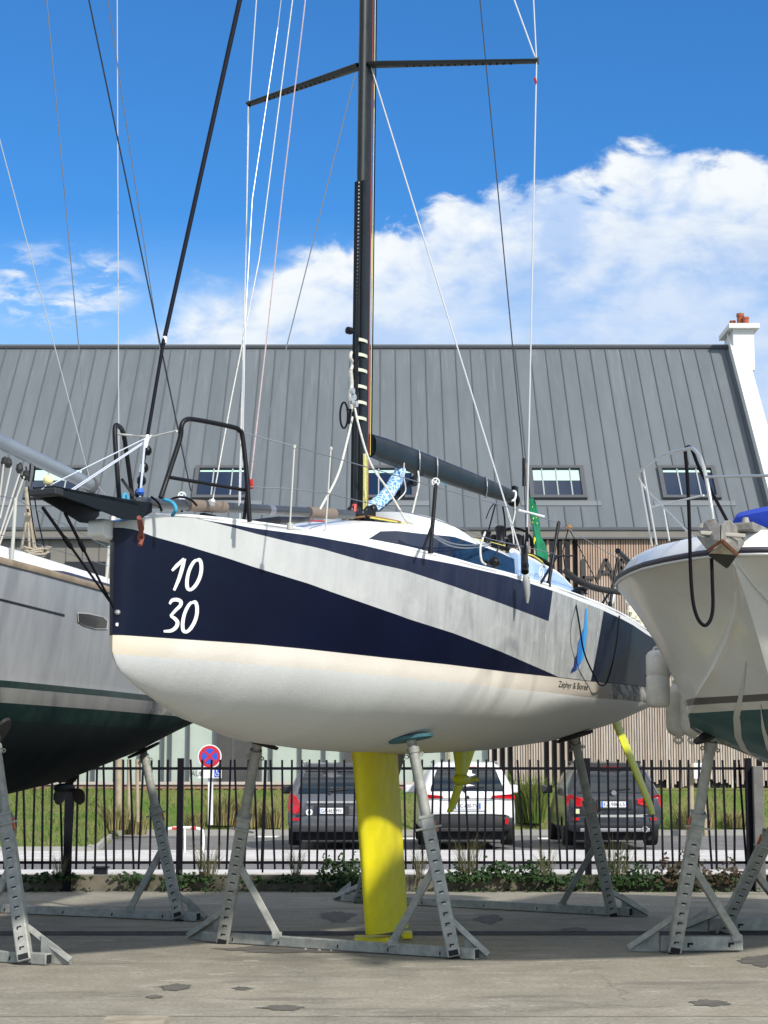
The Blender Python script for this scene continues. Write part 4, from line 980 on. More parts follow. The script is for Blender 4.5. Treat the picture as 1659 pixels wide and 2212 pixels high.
# ---- number and logo decals laid on the skin
Z3=lambda x,y:(219.4+x*.2315,1042.4+y*.2315)
def stroke(q,pts,w_,conv=Z3,closed=False,off=.004,ends=True):
    P=sm(*[(a,b,0) for a,b in pts],n=5) if len(pts)>2 else [Vector((a,b,0)) for a,b in pts]
    if len(P)==2: P=[P[0].lerp(P[1],i/5) for i in range(6)]
    n_=len(P); L_=[];R_=[]
    for i,p_ in enumerate(P):
        d=(P[min(i+1,n_-1)]-P[max(i-1,0)]).normalized(); nn=Vector((-d.y,d.x,0))
        ww=w_ if not isinstance(w_,(tuple,list)) else float(np.interp(i/(n_-1),np.linspace(0,1,len(w_)),w_))
        L_.append(p_+nn*ww/2); R_.append(p_-nn*ww/2)
    a=[q.vert(B.skin(*conv(p_.x,p_.y),off)) for p_ in L_]; b=[q.vert(B.skin(*conv(p_.x,p_.y),off)) for p_ in R_]
    for i in range(n_-1): q.face((a[i],b[i],b[i+1],a[i+1]))
decw=mat('decal_white',(.76,.77,.75),.4)
def digits(strokes):
    q=MB()
    for pts,w_,o_ in strokes: stroke(q,pts,w_,off=o_)
    return q
zero=[(878,728),(912,722),(928,770),(925,840),(905,905),(870,965),(830,999),(800,985),(794,925),(806,850),(828,790),(855,745),(880,722)]
q=digits([([(655,822),(700,775),(768,712)],[22,34,30],.004),([(768,710),(748,800),(715,905),(672,1006)],[34,36,34,24],.0065),(zero,[22,34,34,34,34,34,28,34,34,32,32,30,26],.004)])
q.obj('number_ten',decw,hull)
z2=[(x-40,y+394) for x,y in zero]
q=digits([([(632,1134),(655,1100),(700,1093),(738,1112),(730,1150),(690,1190),(640,1246)],[20,32,34,34,32,30,24],.004),([(640,1244),(680,1270),(704,1305),(690,1350),(645,1382),(575,1388)],[24,34,36,36,32,20],.0065),(z2,[22,34,34,34,34,34,28,34,34,32,32,30,26],.004)])
q.obj('number_thirty',decw,hull)
Z5=lambda x,y:(1097.3+x*.2315,1124.7+y*.2315)
def blob(pts,name,m,off):
    q=MB(); ids=[q.vert(B.skin(*Z5(x,y),off)) for x,y in pts]; q.face(ids); return q.obj(name,m,hull)
blob([(722,812),(735,830),(737,990),(722,1150),(702,1290),(668,1335),(692,1180),(706,1000),(714,880)],'feather_blade',mat('logo_light_blue',(.04,.30,.66),.4),.005)
blob([(702,1000),(700,1100),(690,1200),(672,1330),(640,1388),(628,1385),(640,1260),(655,1130),(680,1060)],'feather_blade',mat('logo_mid_blue',(.02,.17,.50),.4),.0065)
blob([(645,1230),(640,1320),(627,1400),(606,1405),(618,1290)],'feather_blade',mat('logo_navy',(.01,.03,.16),.4),.008)
blob([(607,1362),(602,1415),(580,1424),(592,1385)],'feather_blade',mat('logo_navy',(0,0,0)),.005)
q=MB(); text_on(q,'Zéphyr & Borée',lambda x,y:B.skin(*Z5(468+x*275+(.0),1560+x*30-y*66),.004),shear=.25,x0=0,x1=1,y0=-.15,y1=1); q.obj('name_lettering',mat('lettering_black',(.012,.012,.012),.5),hull)
q=MB(); text_on(q,'www.zephyretboree.com',lambda x,y:B.skin(*Z5(540+x*100,1612+x*8-y*12),.004)); 
# small fittings on the stem
q=MB(); q.lathe(B.skin(250,1323,.0),B.nrm(.05,2.6),[(0,.02),(.02,.018),(.03,.008)],10); q.obj('bobstay_eye',steel,hull)
q=MB(); q.lathe(B.skin(250,1349,.0),B.nrm(.05,2.55),[(0,.013),(.006,.013)],14); q.obj('stem_fitting',whitep,hull)
# ---- bowsprit: flat black carbon plate out over the stem
q=MB()
tipL=B.pl(66,1068,-.10); 
def bs_(s_,t,z): return B.P(s_,t,z)
z0=3.475
tipq=B.inv(66,1074,0); 
TQ=-.86; 
def sprit(s_,t,z): return B.P(s_,t,z)
top=[(TQ,-.09),(TQ,.09),(.0,.22),(.12,.24),(.12,-.24),(.0,-.22)]
q.prism([B.P(a,b,z0+ (.02 if a<0 else .0)) for a,b in top],(0,0,-.02))
def dep(s_): return float(np.interp(s_,[TQ,-.6,-.12,.0,.12],[.012,.045,.12,.10,.03]))
for sd in (1,-1):
    rr=[]
    for s_ in np.linspace(TQ,.12,8):
        t=float(np.interp(s_,[TQ,0,.12],[.09,.22,.24]))*sd; zt_=z0-.02; rr.append([B.P(s_,t,zt_+.034),B.P(s_,t,zt_-dep(s_)),B.P(s_,t-.02*sd,zt_-dep(s_)),B.P(s_,t-.02*sd,zt_+.034)])
    ids=q.grid(rr,closeu=True); q.face(ids[0]); q.face(ids[-1])
bsp=q.obj('bowsprit',mat('carbon_plate',(.004,.007,.010),.5,spec=.25),yacht,smooth=30)
q=MB(); q.box(B.P(TQ+.03,0,z0-.018),(.1,.22,.05),Matrix.Rotation(-B.a,3,'Z')@Matrix.Rotation(math.pi/2,3,'Z')); q.obj('tip_fitting',plastic,bsp,bevel=.01)
q=MB(); bx_=B.P(TQ+.02,.02,z0+.06); q.lathe(bx_-Vector((0,0,.03)),(0,0,1),[(0,.01),(.012,.03),(.035,.036),(.058,.03),(.07,.01)],14); q.obj('tack_ball',mat('ball_yellow',(.75,.68,.35),.5),bsp,smooth=60)
# anchor chute, white, on the far side of the stem
q=MB(); q.prism([B.P(a,-.16,z) for a,z in ((-.13,3.34),(-.12,3.25),(-.05,3.225),(.2,3.22),(.2,3.37),(-.1,3.37))],B.fy*.14); q.obj('stem_head',whitegel,yacht,bevel=.02)
# bobstays
for (a,b) in (((92,1096),(242,1311)),((140,1108),(243,1314))):
    q=MB(); A_=B.pl(*a,0.); C_=B.P(.012,0,B.inv(b[0],b[1],0)[2]); q.tube([A_,A_.lerp(C_,.28),A_.lerp(C_,.3),A_.lerp(C_,.38),A_.lerp(C_,.4),C_],[.012,.012,.018,.018,.009,.009],6); q.obj('bobstay',rope_k,bsp)
# ---- pulpits
def pulp(pts,t,m=black,r=.016,name='pulpit',par=None,nn=6):
    q=MB(); q.tube(sm(*[B.pl(x,y,tt) for (x,y),tt in zip(pts,t if isinstance(t,(list,tuple)) else [t]*len(pts))],n=nn),r,8); return q.obj(name,m,par or yacht,smooth=60)
pn=[(347,1075),(362,1030),(388,950),(392,920),(402,907),(425,907),(500,922),(517,930),(524,945),(533,1030),(539,1127)]
pulp(pn,[.42,.43,.47,.48,.49,.51,.60,.62,.63,.66,.69],r=.019)
q=MB(); q.tube([B.pl(360,1030,.43),B.pl(535,1060,.64)],.014,8); q.tube([B.pl(534,1060,.66),B.pl(527,1122,.64)],.013,8); q.obj('pulpit_rail',black,yacht,smooth=60)
pf=[(258,1084),(254,1030),(249,960),(248,925),(254,919),(266,935),(275,990),(283,1050),(286,1078)]
pulp(pf,[-.36,-.37,-.40,-.42,-.43,-.48,-.52,-.55,-.56],r=.019)
q=MB(); q.tube([B.pl(264,1036,-.40),B.pl(288,1070,-.5)],.012,8); q.obj('pulpit_rail',black,yacht,smooth=60)
# ---- stanchions and lifelines
def stan(x0,y0,x1,y1,t,m=steel,r=.011):
    q=MB(); a=B.pl(x0,y0,t); b=B.pl(x1,y1,t); q.tube([a,b],r,8); q.lathe(a,(0,0,1),[(-.02,.024),(.03,.02)],8); q.lathe(b,(0,0,1),[(-.015,.014),(.01,.012)],8); return q.obj('stanchion',m,yacht,smooth=60)
wst=mat('pale_stanchion',(.45,.45,.40),.5)
stan(626,1138,636,964,.93,wst,.007); stan(703,1152,715,968,.55,wst,.0065)
for (x0,y0,x1,y1,t) in ((930,1190,941,1048,1.27),(1185,1262,1207,1128,1.50),(1318,1306,1334,1205,1.50)):
    stan(x0,y0,x1,y1,t,black,.017)
    q=MB(); a=B.pl(x1-4,(y0*.55+y1*.45),t); q.tube([a,B.pl(x0-16,y0-4,t)],.013,6); q.obj('stanchion_brace',black,yacht)
for (pts,ts) in (([(522,934),(636,964),(941,1052),(1120,1102),(1207,1130),(1336,1208)],[.63,.93,1.27,1.42,1.50,1.5]),([(538,1052),(632,1056),(700,1064),(935,1120),(1060,1165),(1196,1196)],[.66,.93,1.05,1.27,1.42,1.5])):
    q=MB(); q.tube([B.pl(x,y,t) for (x,y),t in zip(pts,ts)],.0042,5); q.obj('lifeline',wire,yacht)
q=MB(); q.tube([B.pl(1120,1102,1.42),B.pl(1175,1116,1.46)],.011,6); q.obj('lifeline_sleeve',whitep,yacht)
# white round sail number reels
for (x,y,t,r_) in ((393,1071,-.75,9.5),(941,1041,1.27,9.5)):
    c_=B.pl(x,y,t); Y_=c_.y; vw=(Vector((0,0,H))-c_).normalized(); q=MB(); k=Y_/F
    e1_=vw.orthogonal().normalized(); e2_=vw.cross(e1_)
    rg=[c_+(e1_*math.cos(a_)+e2_*math.sin(a_))*r_*.82*k for a_ in np.linspace(0,6.283,24,endpoint=False)]
    q.tube(rg,.0065,6,closed=True); q.lathe(c_-vw*.004,vw,[(0,.011),(.01,.011)],10)
    for i in range(4):
        a_=i*math.pi/2+.3; q.bar(c_,c_+(e1_*math.cos(a_)+e2_*math.sin(a_))*r_*.82*k,.009,.006,vw)
    q.obj('deck_roundel',whitep,yacht,smooth=50)
    q=MB(); q.bar(c_+Vector((.04,0,-.0)),c_+Vector((.10 if x>500 else -.12,0,-.03)),.02,.004); q.obj('cord_tail',rope_b,yacht)
    if x<500: q=MB(); q.tube([c_-Vector((0,0,.03)),c_-Vector((0,0,.14))],.012,6); q.obj('roundel_stem',black,yacht)
# ---- mast
def mp(x,y,t=0.): return B.pl(x,y,t)
mb0=mp(777,1112); mt=mp(793,-60)
mdir=(mt-mb0).normalized(); mtop=mb0+mdir*((mt-mb0).length+6.5)
q=MB(); rws=[]
sec=[(math.cos(a_)*.105*(1 if math.cos(a_)<0 else 1.1),math.sin(a_)*.06) for a_ in np.linspace(0,2*math.pi,20,endpoint=False)]
for i in range(12):
    c_=mb0.lerp(mtop,i/11); k=1 if i<8 else 1-.12*(i-7)
    rws.append([c_+B.fx*a_*k+B.fy*b_*k for a_,b_ in sec])
ids=q.grid(rws,closeu=True); q.face(ids[0]); q.face(ids[-1]); mast=q.obj('mast',carbon,yacht,smooth=50)
# luff track batten strapped along the front of the mast
tA=mp(767,1103,-.01)-B.fx*.0; tB=mp(776,392,-.01)-B.fx*.0
q=MB(); q.bar(tA,tB,.085,.035,tuple(B.fx)); trk=q.obj('luff_track',black,mast,bevel=.006)
q=MB(); nd=88
vf=(-B.fx*.9+B.fy*.3).normalized()
for i in range(nd):
    c_=tA.lerp(tB,(i+.5)/nd)-B.fx*.0175+B.fy*.008; q.lathe(c_,-B.fx,[(0,.0085),(.004,.0085)],6)
q.obj('track_rivets',mat('rivet_grey',(.42,.43,.40),.5),trk)
q=MB(); q.bar(tA+B.fy*.052-B.fx*.0,tB+B.fy*.052,.012,.05,tuple(B.fx)); q.obj('track_edge',black,trk)
for y in (738,770,803,838,872,906):
    x=771.5-(y-738)*.016
    q=MB(); c_=mp(776.5-(y-738)*.014,y,0); rg=[c_+B.fx*a_*1.06+B.fy*b_*1.1 for a_,b_ in sec[1:9]]
    ids=q.grid([[p_-mdir*.015 for p_ in rg],[p_+mdir*.015 for p_ in rg]]); q.obj('tape_band',tapew,mast,smooth=60)
for (x,y,lab) in ((754,716,1),):
    q=MB(); q.lathe(mp(763,y,-.0),-B.fx-B.fy*.4,[(0,.02),(.03,.035),(.07,.035),(.08,.02)],12); q.obj('mast_lamp',black,mast,smooth=50)
# rope coil hung at the track
q=MB(); c_=mp(743,897,0); q.tube([c_+Vector((math.cos(a_)*.035,0,math.sin(a_)*.12)) for a_ in np.linspace(0,6.28,20,endpoint=False)],.009,6,closed=True); q.tube([c_+Vector((.03,0,.05)),mp(757,884,0),mp(754,915,0)],.012,6); q.obj('coiled_line',rope_k,mast)
# spreaders
sr=mp(786,140); 
for sd,(x,y) in ((1,(1160,132)),(-1,(538,225))):
    tip=B.P(4.65,sd*1.54,B.inv(x,y,sd*1.54)[2]); qx=B.inv(x,y,sd*1.54)[0]; tip=B.P(qx,sd*1.54,tip.z)
    q=MB(); d=(tip-sr); dn=d.normalized(); pe=dn.cross(Vector((0,0,1))).normalized(); rws=[]
    for g_ in np.linspace(.03,1,8):
        c_=sr+d*g_; w_=.075-.025*g_; h_=.026-.008*g_
        rws.append([c_+pe*math.cos(a_)*w_+Vector((0,0,math.sin(a_)*h_)) for a_ in np.linspace(0,6.283,14,endpoint=False)])
    ids=q.grid(rws,closeu=True); q.face(ids[0]); q.face(ids[-1]); spd=q.obj('spreader',carbon,mast,smooth=50)
    q=MB()
    for i in range(16): q.lathe(sr+d*(.25+.04*i)-Vector((0,0,.022))-pe*.0,(0,0,-1),[(0,.012),(.006,.012)],6)
    q.obj('bolt_heads',darkhole,spd)
    q=MB(); q.lathe(tip-Vector((0,0,.03)),(0,0,1),[(0,.018),(.06,.018)],8); q.obj('spreader_tip',black,spd)
# ---- boom
ba=mp(799,957,0)-B.fx*-.02; ba=B.P(B.inv(799,955,0)[0]+.02,0,B.inv(800,962,0)[2]); bb_=B.P(B.inv(1108,1080,.1)[0],.1,B.inv(1108,1074,.1)[2])
q=MB(); rws=[]; bd=(bb_-ba); up=Vector((0,0,1))
for g_ in np.linspace(0,1,12):
    c_=ba+bd*g_; h_=float(np.interp(g_,[0,.03,.3,.8,1],[.11,.122,.122,.095,.07])); w_=.058
    rws.append([c_+B.fy*math.cos(a_)*w_+up*(math.copysign(abs(math.sin(a_))**.8,math.sin(a_))*h_) for a_ in np.linspace(0,6.283,18,endpoint=False)])
ids=q.grid(rws,closeu=True); q.face(ids[0]); q.face(ids[-1]); boom=q.obj('boom',carbon,yacht,smooth=40)
q=MB(); q.box(ba-B.fx*.04,(.06,.1,.16),Matrix.Rotation(-B.a,3,'Z')); q.lathe(ba-B.fx*.07-up*.1,(0,0,1),[(0,.02),(.2,.02)],8); q.obj('gooseneck',black,boom)
q=MB()
for g_,t_ in ((.30,.004),(.42,.004),(.78,.006)):
    q=MB(); c_=ba+bd*g_; q.tube([c_+B.fy*math.cos(a_)*.064+up*math.sin(a_)*(.142 if g_<.6 else .112)+B.fx*.10*(-math.cos(a_*1)) for a_ in np.linspace(-1.9,1.0 if g_<.6 else 4.0,14)],.008,5); q.obj('lashing',wire,boom)
q=MB(); q.lathe(bb_-B.fx*.02-up*.03,B.fx,[(0,.07),(.05,.078),(.07,.05)],12); q.box(bb_+up*.02+B.fx*.06,(.05,.1,.22),Matrix.Rotation(-B.a,3,'Z')); q.obj('outhaul_block',black,boom,bevel=.01)
q=MB()
for (x,y) in ((855,975),(878,988),(898,1016)): 
    q=MB(); c_=B.pl(x,y,0.02); q.lathe(c_-B.fy*.02,B.fy,[(0,.035),(.04,.035)],12); q.bar(c_,c_+up*.07,.02,.02); q.obj('reef_block',black,boom)
# shore strop on boom end
q=MB(); q.tube(sm(B.pl(1108,1060,.16),B.pl(1114,1064,.18),B.pl(1112,1078,.18),B.pl(1106,1082,.17)),.012,6); q.obj('white_lashing',whitep,boom)
# vang wrapped in patterned blue cloth
def f_pat(t,v,p):
    vo=t.n('ShaderNodeTexVoronoi',feature='DISTANCE_TO_EDGE'); t.set(vo.inputs['Vector'],v); vo.inputs['Scale'].default_value=22
    return t.mix(t.mr(vo.outputs[0],.05,.16),(.50,.66,.80,1),(.10,.26,.52,1))
q=MB(); vp=sm(B.pl(870,1003,0),B.pl(858,1033,0),B.pl(840,1063,0),B.pl(818,1086,0),B.pl(792,1104,0),n=8)
q.tube(vp,[.030+.034*math.sin(min(1,(i+3)/14)*math.pi/2)+.004*math.sin(i*2.1) for i in range(len(vp))],12); q.obj('sleeved_vang',mat('patterned_cloth',(0,0,0),.85,fn=f_pat,bump=.01,bs=14),yacht,smooth=70)
q=MB()
for o_ in (0,.025,.05): q.tube([B.pl(905,1015,0)+B.fy*o_,B.pl(880,1045,0)+B.fy*o_,B.pl(800,1112,0)+B.fy*o_],.007,5)
q.obj('vang_tackle',black,yacht)
for (x,y) in ((908,1018),(893,1040),(866,1068)): q=MB(); q.lathe(B.pl(x,y,.05),B.fy,[(-.02,.05),(.02,.05)],14); q.obj('vang_block',black,yacht)
# ---- mast foot hardware
q=MB()
for (x,y,r_) in ((760,1105,.05),(772,1108,.06),(783,1112,.05),(792,1107,.06),(798,1112,.05),(806,1102,.05)):
    q=MB(); c_=B.pl(x,y,.08); q.lathe(c_-B.fy*.03,B.fy,[(0,r_*.8),(.01,r_),(.05,r_),(.06,r_*.8)],14); q.box(c_-up*.04,(.05,.04,.08)); q.obj('turning_block',black,yacht)
q=MB()
q.box(B.P(4.0,0,3.78),(.5,.5,.06),Matrix.Rotation(-B.a,3,'Z')); q.obj('mast_step',black,yacht)
q=MB(); q.tube([B.pl(766,1090,.1),B.pl(764,1106,.1)],.022,8); q.obj('red_block',redp,yacht)
q=MB(); q.bar(B.pl(755,1108,.1),B.pl(763,1112,.1),.02,.02); q.obj('cord_tail',rope_b,yacht)
# ---- ropes on deck
def rope(pts,t,m,r=.007,name='rope',par=None):
    q=MB(); q.tube(sm(*[B.pl(x,y,tt) for (x,y),tt in zip(pts,t if isinstance(t,(list,tuple)) else [t]*len(pts))],n=5),r,6); return q.obj(name,m,par or yacht,smooth=70)
rope([(766,880),(748,960),(728,1030),(688,1106)],[-.1,.1,.2,.3],rope_w,.011,'halyard_tail')
rope([(764,868),(775,920),(800,1000),(838,1058),(878,1126)],[0,.1,.2,.35,.5],rope_w,.011,'halyard_tail')
rope([(878,1126),(900,1135),(930,1152)],[.5,.6,.7],rope_w,.009,'halyard_tail')
rope([(757,800),(760,830),(757,855),(761,890)],[-.05]*4,rope_w,.02,'bundled_halyard',mast)
rope([(759,760),(757,772),(762,785),(758,800)],[-.05]*4,rope_w,.016,'bundled_halyard',mast)
q=MB()
for (x,y) in ((758,845),(761,858),(757,866),(765,873)): q.lathe(B.pl(x,y,.02),B.fy,[(0,.03),(.03,.03)],10)
q.obj('snap_shackles',steel,mast)
for o_,m_ in ((0,rope_y),(3,rope_w),(6,rope_y),(8.5,mat('brown_rope',(.25,.13,.05),.85))):
    rope([(785+o_,1104),(786+o_,1040),(786+o_,980)],.08,m_,.0075,'halyard',mast)
for o_,m_,r_ in ((0,rope_y,.005),(3,rope_k,.006),(-5,mat('red_rope',(.3,.04,.05),.85),.005)):
    q=MB(); a=B.pl(789+o_,980,.06)+B.fx*.1; b=up_to(a,B.pl(801+o_,-40,.06)+B.fx*.1); q.tube([a,b],r_,5); q.obj('halyard',m_,mast)
rope([(866,1128),(850,1124),(800,1116),(760,1119),(740,1122)],[.5,.45,.3,.1,-.1],mat('brown_rope',(0,0,0)),.009)
rope([(700,1126),(640,1124),(600,1130)],[.3,.4,.5],mat('red_rope',(0,0,0)),.009)
rope([(800,1118),(880,1132),(960,1150),(1060,1172),(1090,1180)],[.4,.5,.6,.7,.7],rope_y,.008)
rope([(790,1116),(900,1138),(1000,1162),(1070,1178)],[.3,.45,.55,.65],rope_k,.010)
rope([(935,1158),(970,1178),(1010,1184),(1060,1178)],[1.0,1.02,1.02,1.0],wire,.007)
rope([(935,1154),(970,1172),(1010,1178),(1060,1174)],[1.0,1.02,1.02,1.0],wire,.007)
rope([(1048,1150),(1038,1180),(1040,1210),(1050,1220)],[1.0,1.1,1.2,1.25],rope_w,.010)
rope([(1092,1092),(1100,1120),(1107,1150),(1110,1175)],[.15,.3,.5,.6],rope_w,.007)
rope([(1112,1078),(1112,1110),(1105,1140)],[.15,.3,.4],rope_w,.007)
rope([(873,1000),(872,1030),(876,1060),(860,1080)],[.1]*4,rope_w,.007)
rope([(903,1018),(905,1045),(895,1090),(886,1128)],[.1,.2,.3,.4],rope_w,.009)
rope([(300,1118),(303,1140),(307,1160),(302,1178)],[.62,.5,.42,.42],mat('red_brown_rope',(.22,.06,.045),.85),.016,'red_cord',bsp)
rope([(303,1120),(308,1142),(300,1160),(306,1174)],[.62,.5,.42,.42],mat('red_brown_rope',(0,0,0)),.012,'red_cord',bsp)
rope([(264,1084),(268,1068),(274,1070),(276,1086)],-.4,rope_b,.012,'blue_lashing')
rope([(352,1078),(372,1086),(380,1100),(372,1114)],[.3,.4,.45,.4],rope_b,.014,'blue_lashing')
# cords from sprit to pulpit
for (a,b,ta,tb) in (((90,1057),(328,940),0,0),((137,1069),(328,943),0,0),((142,1070),(322,950),0,0)):
    q=MB(); q.tube([B.pl(*a,ta),B.pl(*b,tb)],.005,5); q.obj('tack_line',mat('pale_blue_rope',(.50,.54,.62),.8),yacht)
q=MB(); q.tube([B.pl(256,938,-.42),B.pl(296,942,-.2),B.pl(328,944,0),B.pl(382,931,.47)],.009,5); q.obj('pulpit_lashing',rope_w,yacht)
# ---- furled poles along the foredeck
polem=mat('pole_grey',(.055,.058,.06),.35,coat=.3,col2=(.03,.03,.03),vs=1.5); brown=mat('brown_sleeve',(.17,.13,.10),.7)
pa,pb=B.pl(298,1085,.12),B.pl(760,1112,.30)
q=MB(); q.tube([pa,pa.lerp(pb,.3),pb],.040,14); q.lathe(pa,(pa-pb),[(0,.04),(.05,.025)],12); pole=q.obj('spinnaker_pole',polem,yacht,smooth=50)
for a,b in ((.20,.36),(.765,.90)):
    q=MB(); q.tube([pa.lerp(pb,a),pa.lerp(pb,b)],.047,14); q.obj('brown_sleeve',brown,pole,smooth=50)
q=MB(); q.tube([pa.lerp(pb,.56),pa.lerp(pb,.585)],.043,14); q.obj('tape_band',wire,pole,smooth=50)
q=MB(); c_=pa.lerp(pb,.29); q.box(c_-up*.09,(.18,.05,.06),Matrix.Rotation(-B.a,3,'Z')@Matrix.Rotation(math.pi/2,3,'Z')); q.box(c_-up*.13,(.06,.04,.08)); q.obj('pole_chock',black,pole,bevel=.008)
q=MB(); q.tube(sm(*[pa.lerp(pb,g_)+up*(.055*math.cos(g_*40))+B.fy*.055*math.sin(g_*40)+B.fy*.03 for g_ in np.linspace(.02,.2,10)]),.009,5); q.obj('pole_lashing',rope_k,pole)
q=MB(); q.tube([B.pl(545,1128,.5),B.pl(600,1124,.5),B.pl(665,1122,.4)],[.02,.03,.02],8); q.obj('folded_stay',black,yacht)
# ---- forestay and rigging
mast_at=lambda y: B.pl(786-(y-140)*-.0+ (-(y-140)*.0108),y,0)
def stay(a,b,m,r,name='stay',par=None):
    if b.z>9.2: b=up_to(a,b)
    q=MB(); q.tube([a,b],r,6); return q.obj(name,m,par or yacht)
fs0=B.pl(297,1088,0); fs1=B.pl(518,0,0); fdir=(fs1-fs0)
fsm=mat('forestay_cover',(.005,.006,.012),.7,spec=.15)
q=MB(); q.tube([B.pl(352,745,0),fs1,fs1+fdir*.68],[.017,.021,.021],8); fst=q.obj('furled_headsail_stay',fsm,yacht,smooth=60)
q=MB(); q.tube([B.pl(300,1060,0),B.pl(318,945,0),B.pl(352,745,0)],[.013,.014,.014],8); q.obj('stay_lower',fsm,fst,smooth=60)
q=MB(); q.tube([B.pl(314,968,0),B.pl(319,940,0)],.015,8); q.tube([B.pl(305,1022,0),B.pl(308,1004,0)],.020,8); q.tube([B.pl(354,741,0),B.pl(356,728,0)],.02,8); q.obj('white_clip',whitep,fst,smooth=60)
q=MB()
for y in (975,1012,1040,1068): q=MB(); c_=B.pl(297+(1085-y)*.19,y,0); q.lathe(c_-up*.03,(0,0,1),[(0,.02),(.02,.034),(.05,.034),(.07,.02)],10); q.obj('stay_ball',black,fst,smooth=50)
q=MB()
q.lathe(B.pl(297,1088,0)-up*.06,(0,0,1),[(0,.05),(.05,.075),(.09,.05),(.1,.02)],14); q.obj('furler_drum',black,fst,smooth=50)
q=MB(); q.lathe(B.pl(303,1064,.05)-up*.02,(0,0,1),[(0,.015),(.02,.032),(.05,.02)],10); q.obj('blue_block',mat('blue_plastic',(.02,.12,.5),.5),fst)
stay(B.pl(302,1080,.05),B.pl(313,948,.02),mat('pale_blue_rope',(0,0,0)),.009,'furling_line')
# shrouds
cpP=B.pl(1137,1218,1.42); cpS=B.pl(518,1125,-1.36)
tP=B.pl(1159,132,1.54); tS=B.pl(538,225,-1.54)
stay(cpP,tP,wirep,.0072,'shroud'); stay(cpS,tS,wirep,.0065,'shroud')
stay(tP,B.pl(1151,-30,1.5),wirep,.0065,'shroud'); stay(tS,B.pl(556,-30,-1.5),wirep,.006,'shroud')
stay(tP,B.pl(1100,-30,1.1),wirep,.0075,'shroud')
stay(B.pl(1131,1215,1.40),B.pl(802,146,.06),wirep,.0075,'shroud'); stay(B.pl(524,1125,-1.34),B.pl(768,160,-.06),wire,.0055,'shroud')
q=MB(); q.tube([cpP,B.pl(1136,1150,1.43)],.014,6); q.tube([B.pl(1137,1250,1.46),cpP],[.03,.02],8); q.obj('rigging_screw',steel,yacht)
q=MB(); q.tube([B.pl(1135,1245,1.56),B.pl(1137,1256,1.57),B.pl(1139,1284,1.57),B.pl(1139,1303,1.57)],[.022,.034,.026,.010],8); q.obj('hanging_grey_spike',mat('grey_fibre',(.28,.29,.28),.6),yacht,smooth=60)
q=MB(); q.tube([B.pl(1132,1180,1.44),B.pl(1134,1236,1.52)],[.03,.035],8); q.lathe(B.pl(1131,1222,1.5),B.fy,[(0,.03),(.04,.03)],10); q.obj('shackle_bundle',black,yacht)
rope([(1140,1170),(1138,1140),(1136,1165),(1133,1200)],1.48,rope_k,.010,'coiled_line')
for (pts,m_,r_) in (([(458,1090),(500,860),(560,560),(632,0),(640,-40)],rope_w,.0055),([(541,1040),(575,740),(612,400),(655,40),(664,-40)],rope_p,.0055),([(524,1010),(530,690),(545,430),(600,60),(612,-40)],wire,.004),([(516,1092),(524,780),(531,560),(536,230)],rope_w,.0045)):
    q=MB(); a=B.pl(*pts[0],.3 if m_ is not rope_p else .66); b=B.pl(*pts[-1],.05)
    P_=[a]+[B.pl(x,y,.3*(1-i/len(pts))) for i,(x,y) in enumerate(pts[1:-1],1)]+[b]
    if b.z>8.6: P_.append(up_to(P_[-2],b))
    q.tube(P_,r_,5); q.obj('halyard',m_,mast)
q=MB(); q.tube([B.pl(543,1056,.66),B.pl(541,1035,.66)],.02,8); q.obj('snap_shackle',redp,mast)
q=MB(); q.lathe(B.pl(458,1084,.3)-up*.03,(0,0,1),[(0,.015),(.03,.03),(.05,.02)],8); q.obj('snap_shackle',steel,mast)
# checkstay / running backstay (dark line)
stay(B.pl(1140,1240,.6),B.pl(1131,1000,.55),darkwire,.007,'running_backstay'); stay(B.pl(1131,1000,.55),B.pl(1034,-30,.3),darkwire,.0065,'running_backstay')
q=MB(); q.tube([B.pl(1132,1050,.55),B.pl(1131,990,.55)],[.02,.016],8); q.obj('backstay_block',black,yacht)
q=MB(); q.tube([B.pl(1155,168,1.54),B.pl(1158,180,1.54)],.012,5); q.obj('red_rag',redp,yacht)
# winches, spray, wheel clutter in the cockpit
q=MB()
for (x,y,t,r_,h_) in ((1050,1164,.7,.055,.13),(1081,1156,.5,.06,.15),(1112,1170,.2,.09,.12),(1245,1282,1.4,.07,.03),(1068,1170,.4,.05,.1),(1255,1278,1.3,.08,.05)):
    q=MB(); c_=B.pl(x,y,t); q.lathe(c_-up*h_*.5,(0,0,1),[(0,r_*.9),(h_*.3,r_*.7),(h_*.7,r_*.75),(h_,r_),(h_+.02,r_*.6)],14); q.obj('winch',black,yacht,smooth=40)
q=MB(); c_=B.pl(1108,1172,.0); q.tube([c_+B.fy*math.cos(a_)*.20+up*math.sin(a_)*.16 for a_ in np.linspace(0,6.28,24,endpoint=False)],.014,6,closed=True); q.obj('rope_coil',rope_k,yacht); q=MB()
c_=B.pl(1140,1178,.6); q.tube([c_+B.fx*math.cos(a_)*.14+up*math.sin(a_)*.11 for a_ in np.linspace(0,6.28,24,endpoint=False)],.016,6,closed=True); q.obj('rope_coil',rope_k,yacht)
rope([(1050,1120),(1058,1100),(1067,1088)],.3,rope_k,.006); rope([(1092,1160),(1090,1120),(1086,1094)],.3,rope_k,.009,'mainsheet'); rope([(1052,1160),(1062,1120),(1070,1090)],.2,rope_k,.009,'mainsheet')
rope([(1060,1176),(1110,1190),(1160,1204),(1190,1222)],[.9,.9,1.0,1.1],rope_k,.02,'sheet_bundle'); rope([(1064,1180),(1120,1196),(1150,1200),(1180,1220)],[.8,.95,1.0,1.05],rope_y,.008,'sheet')
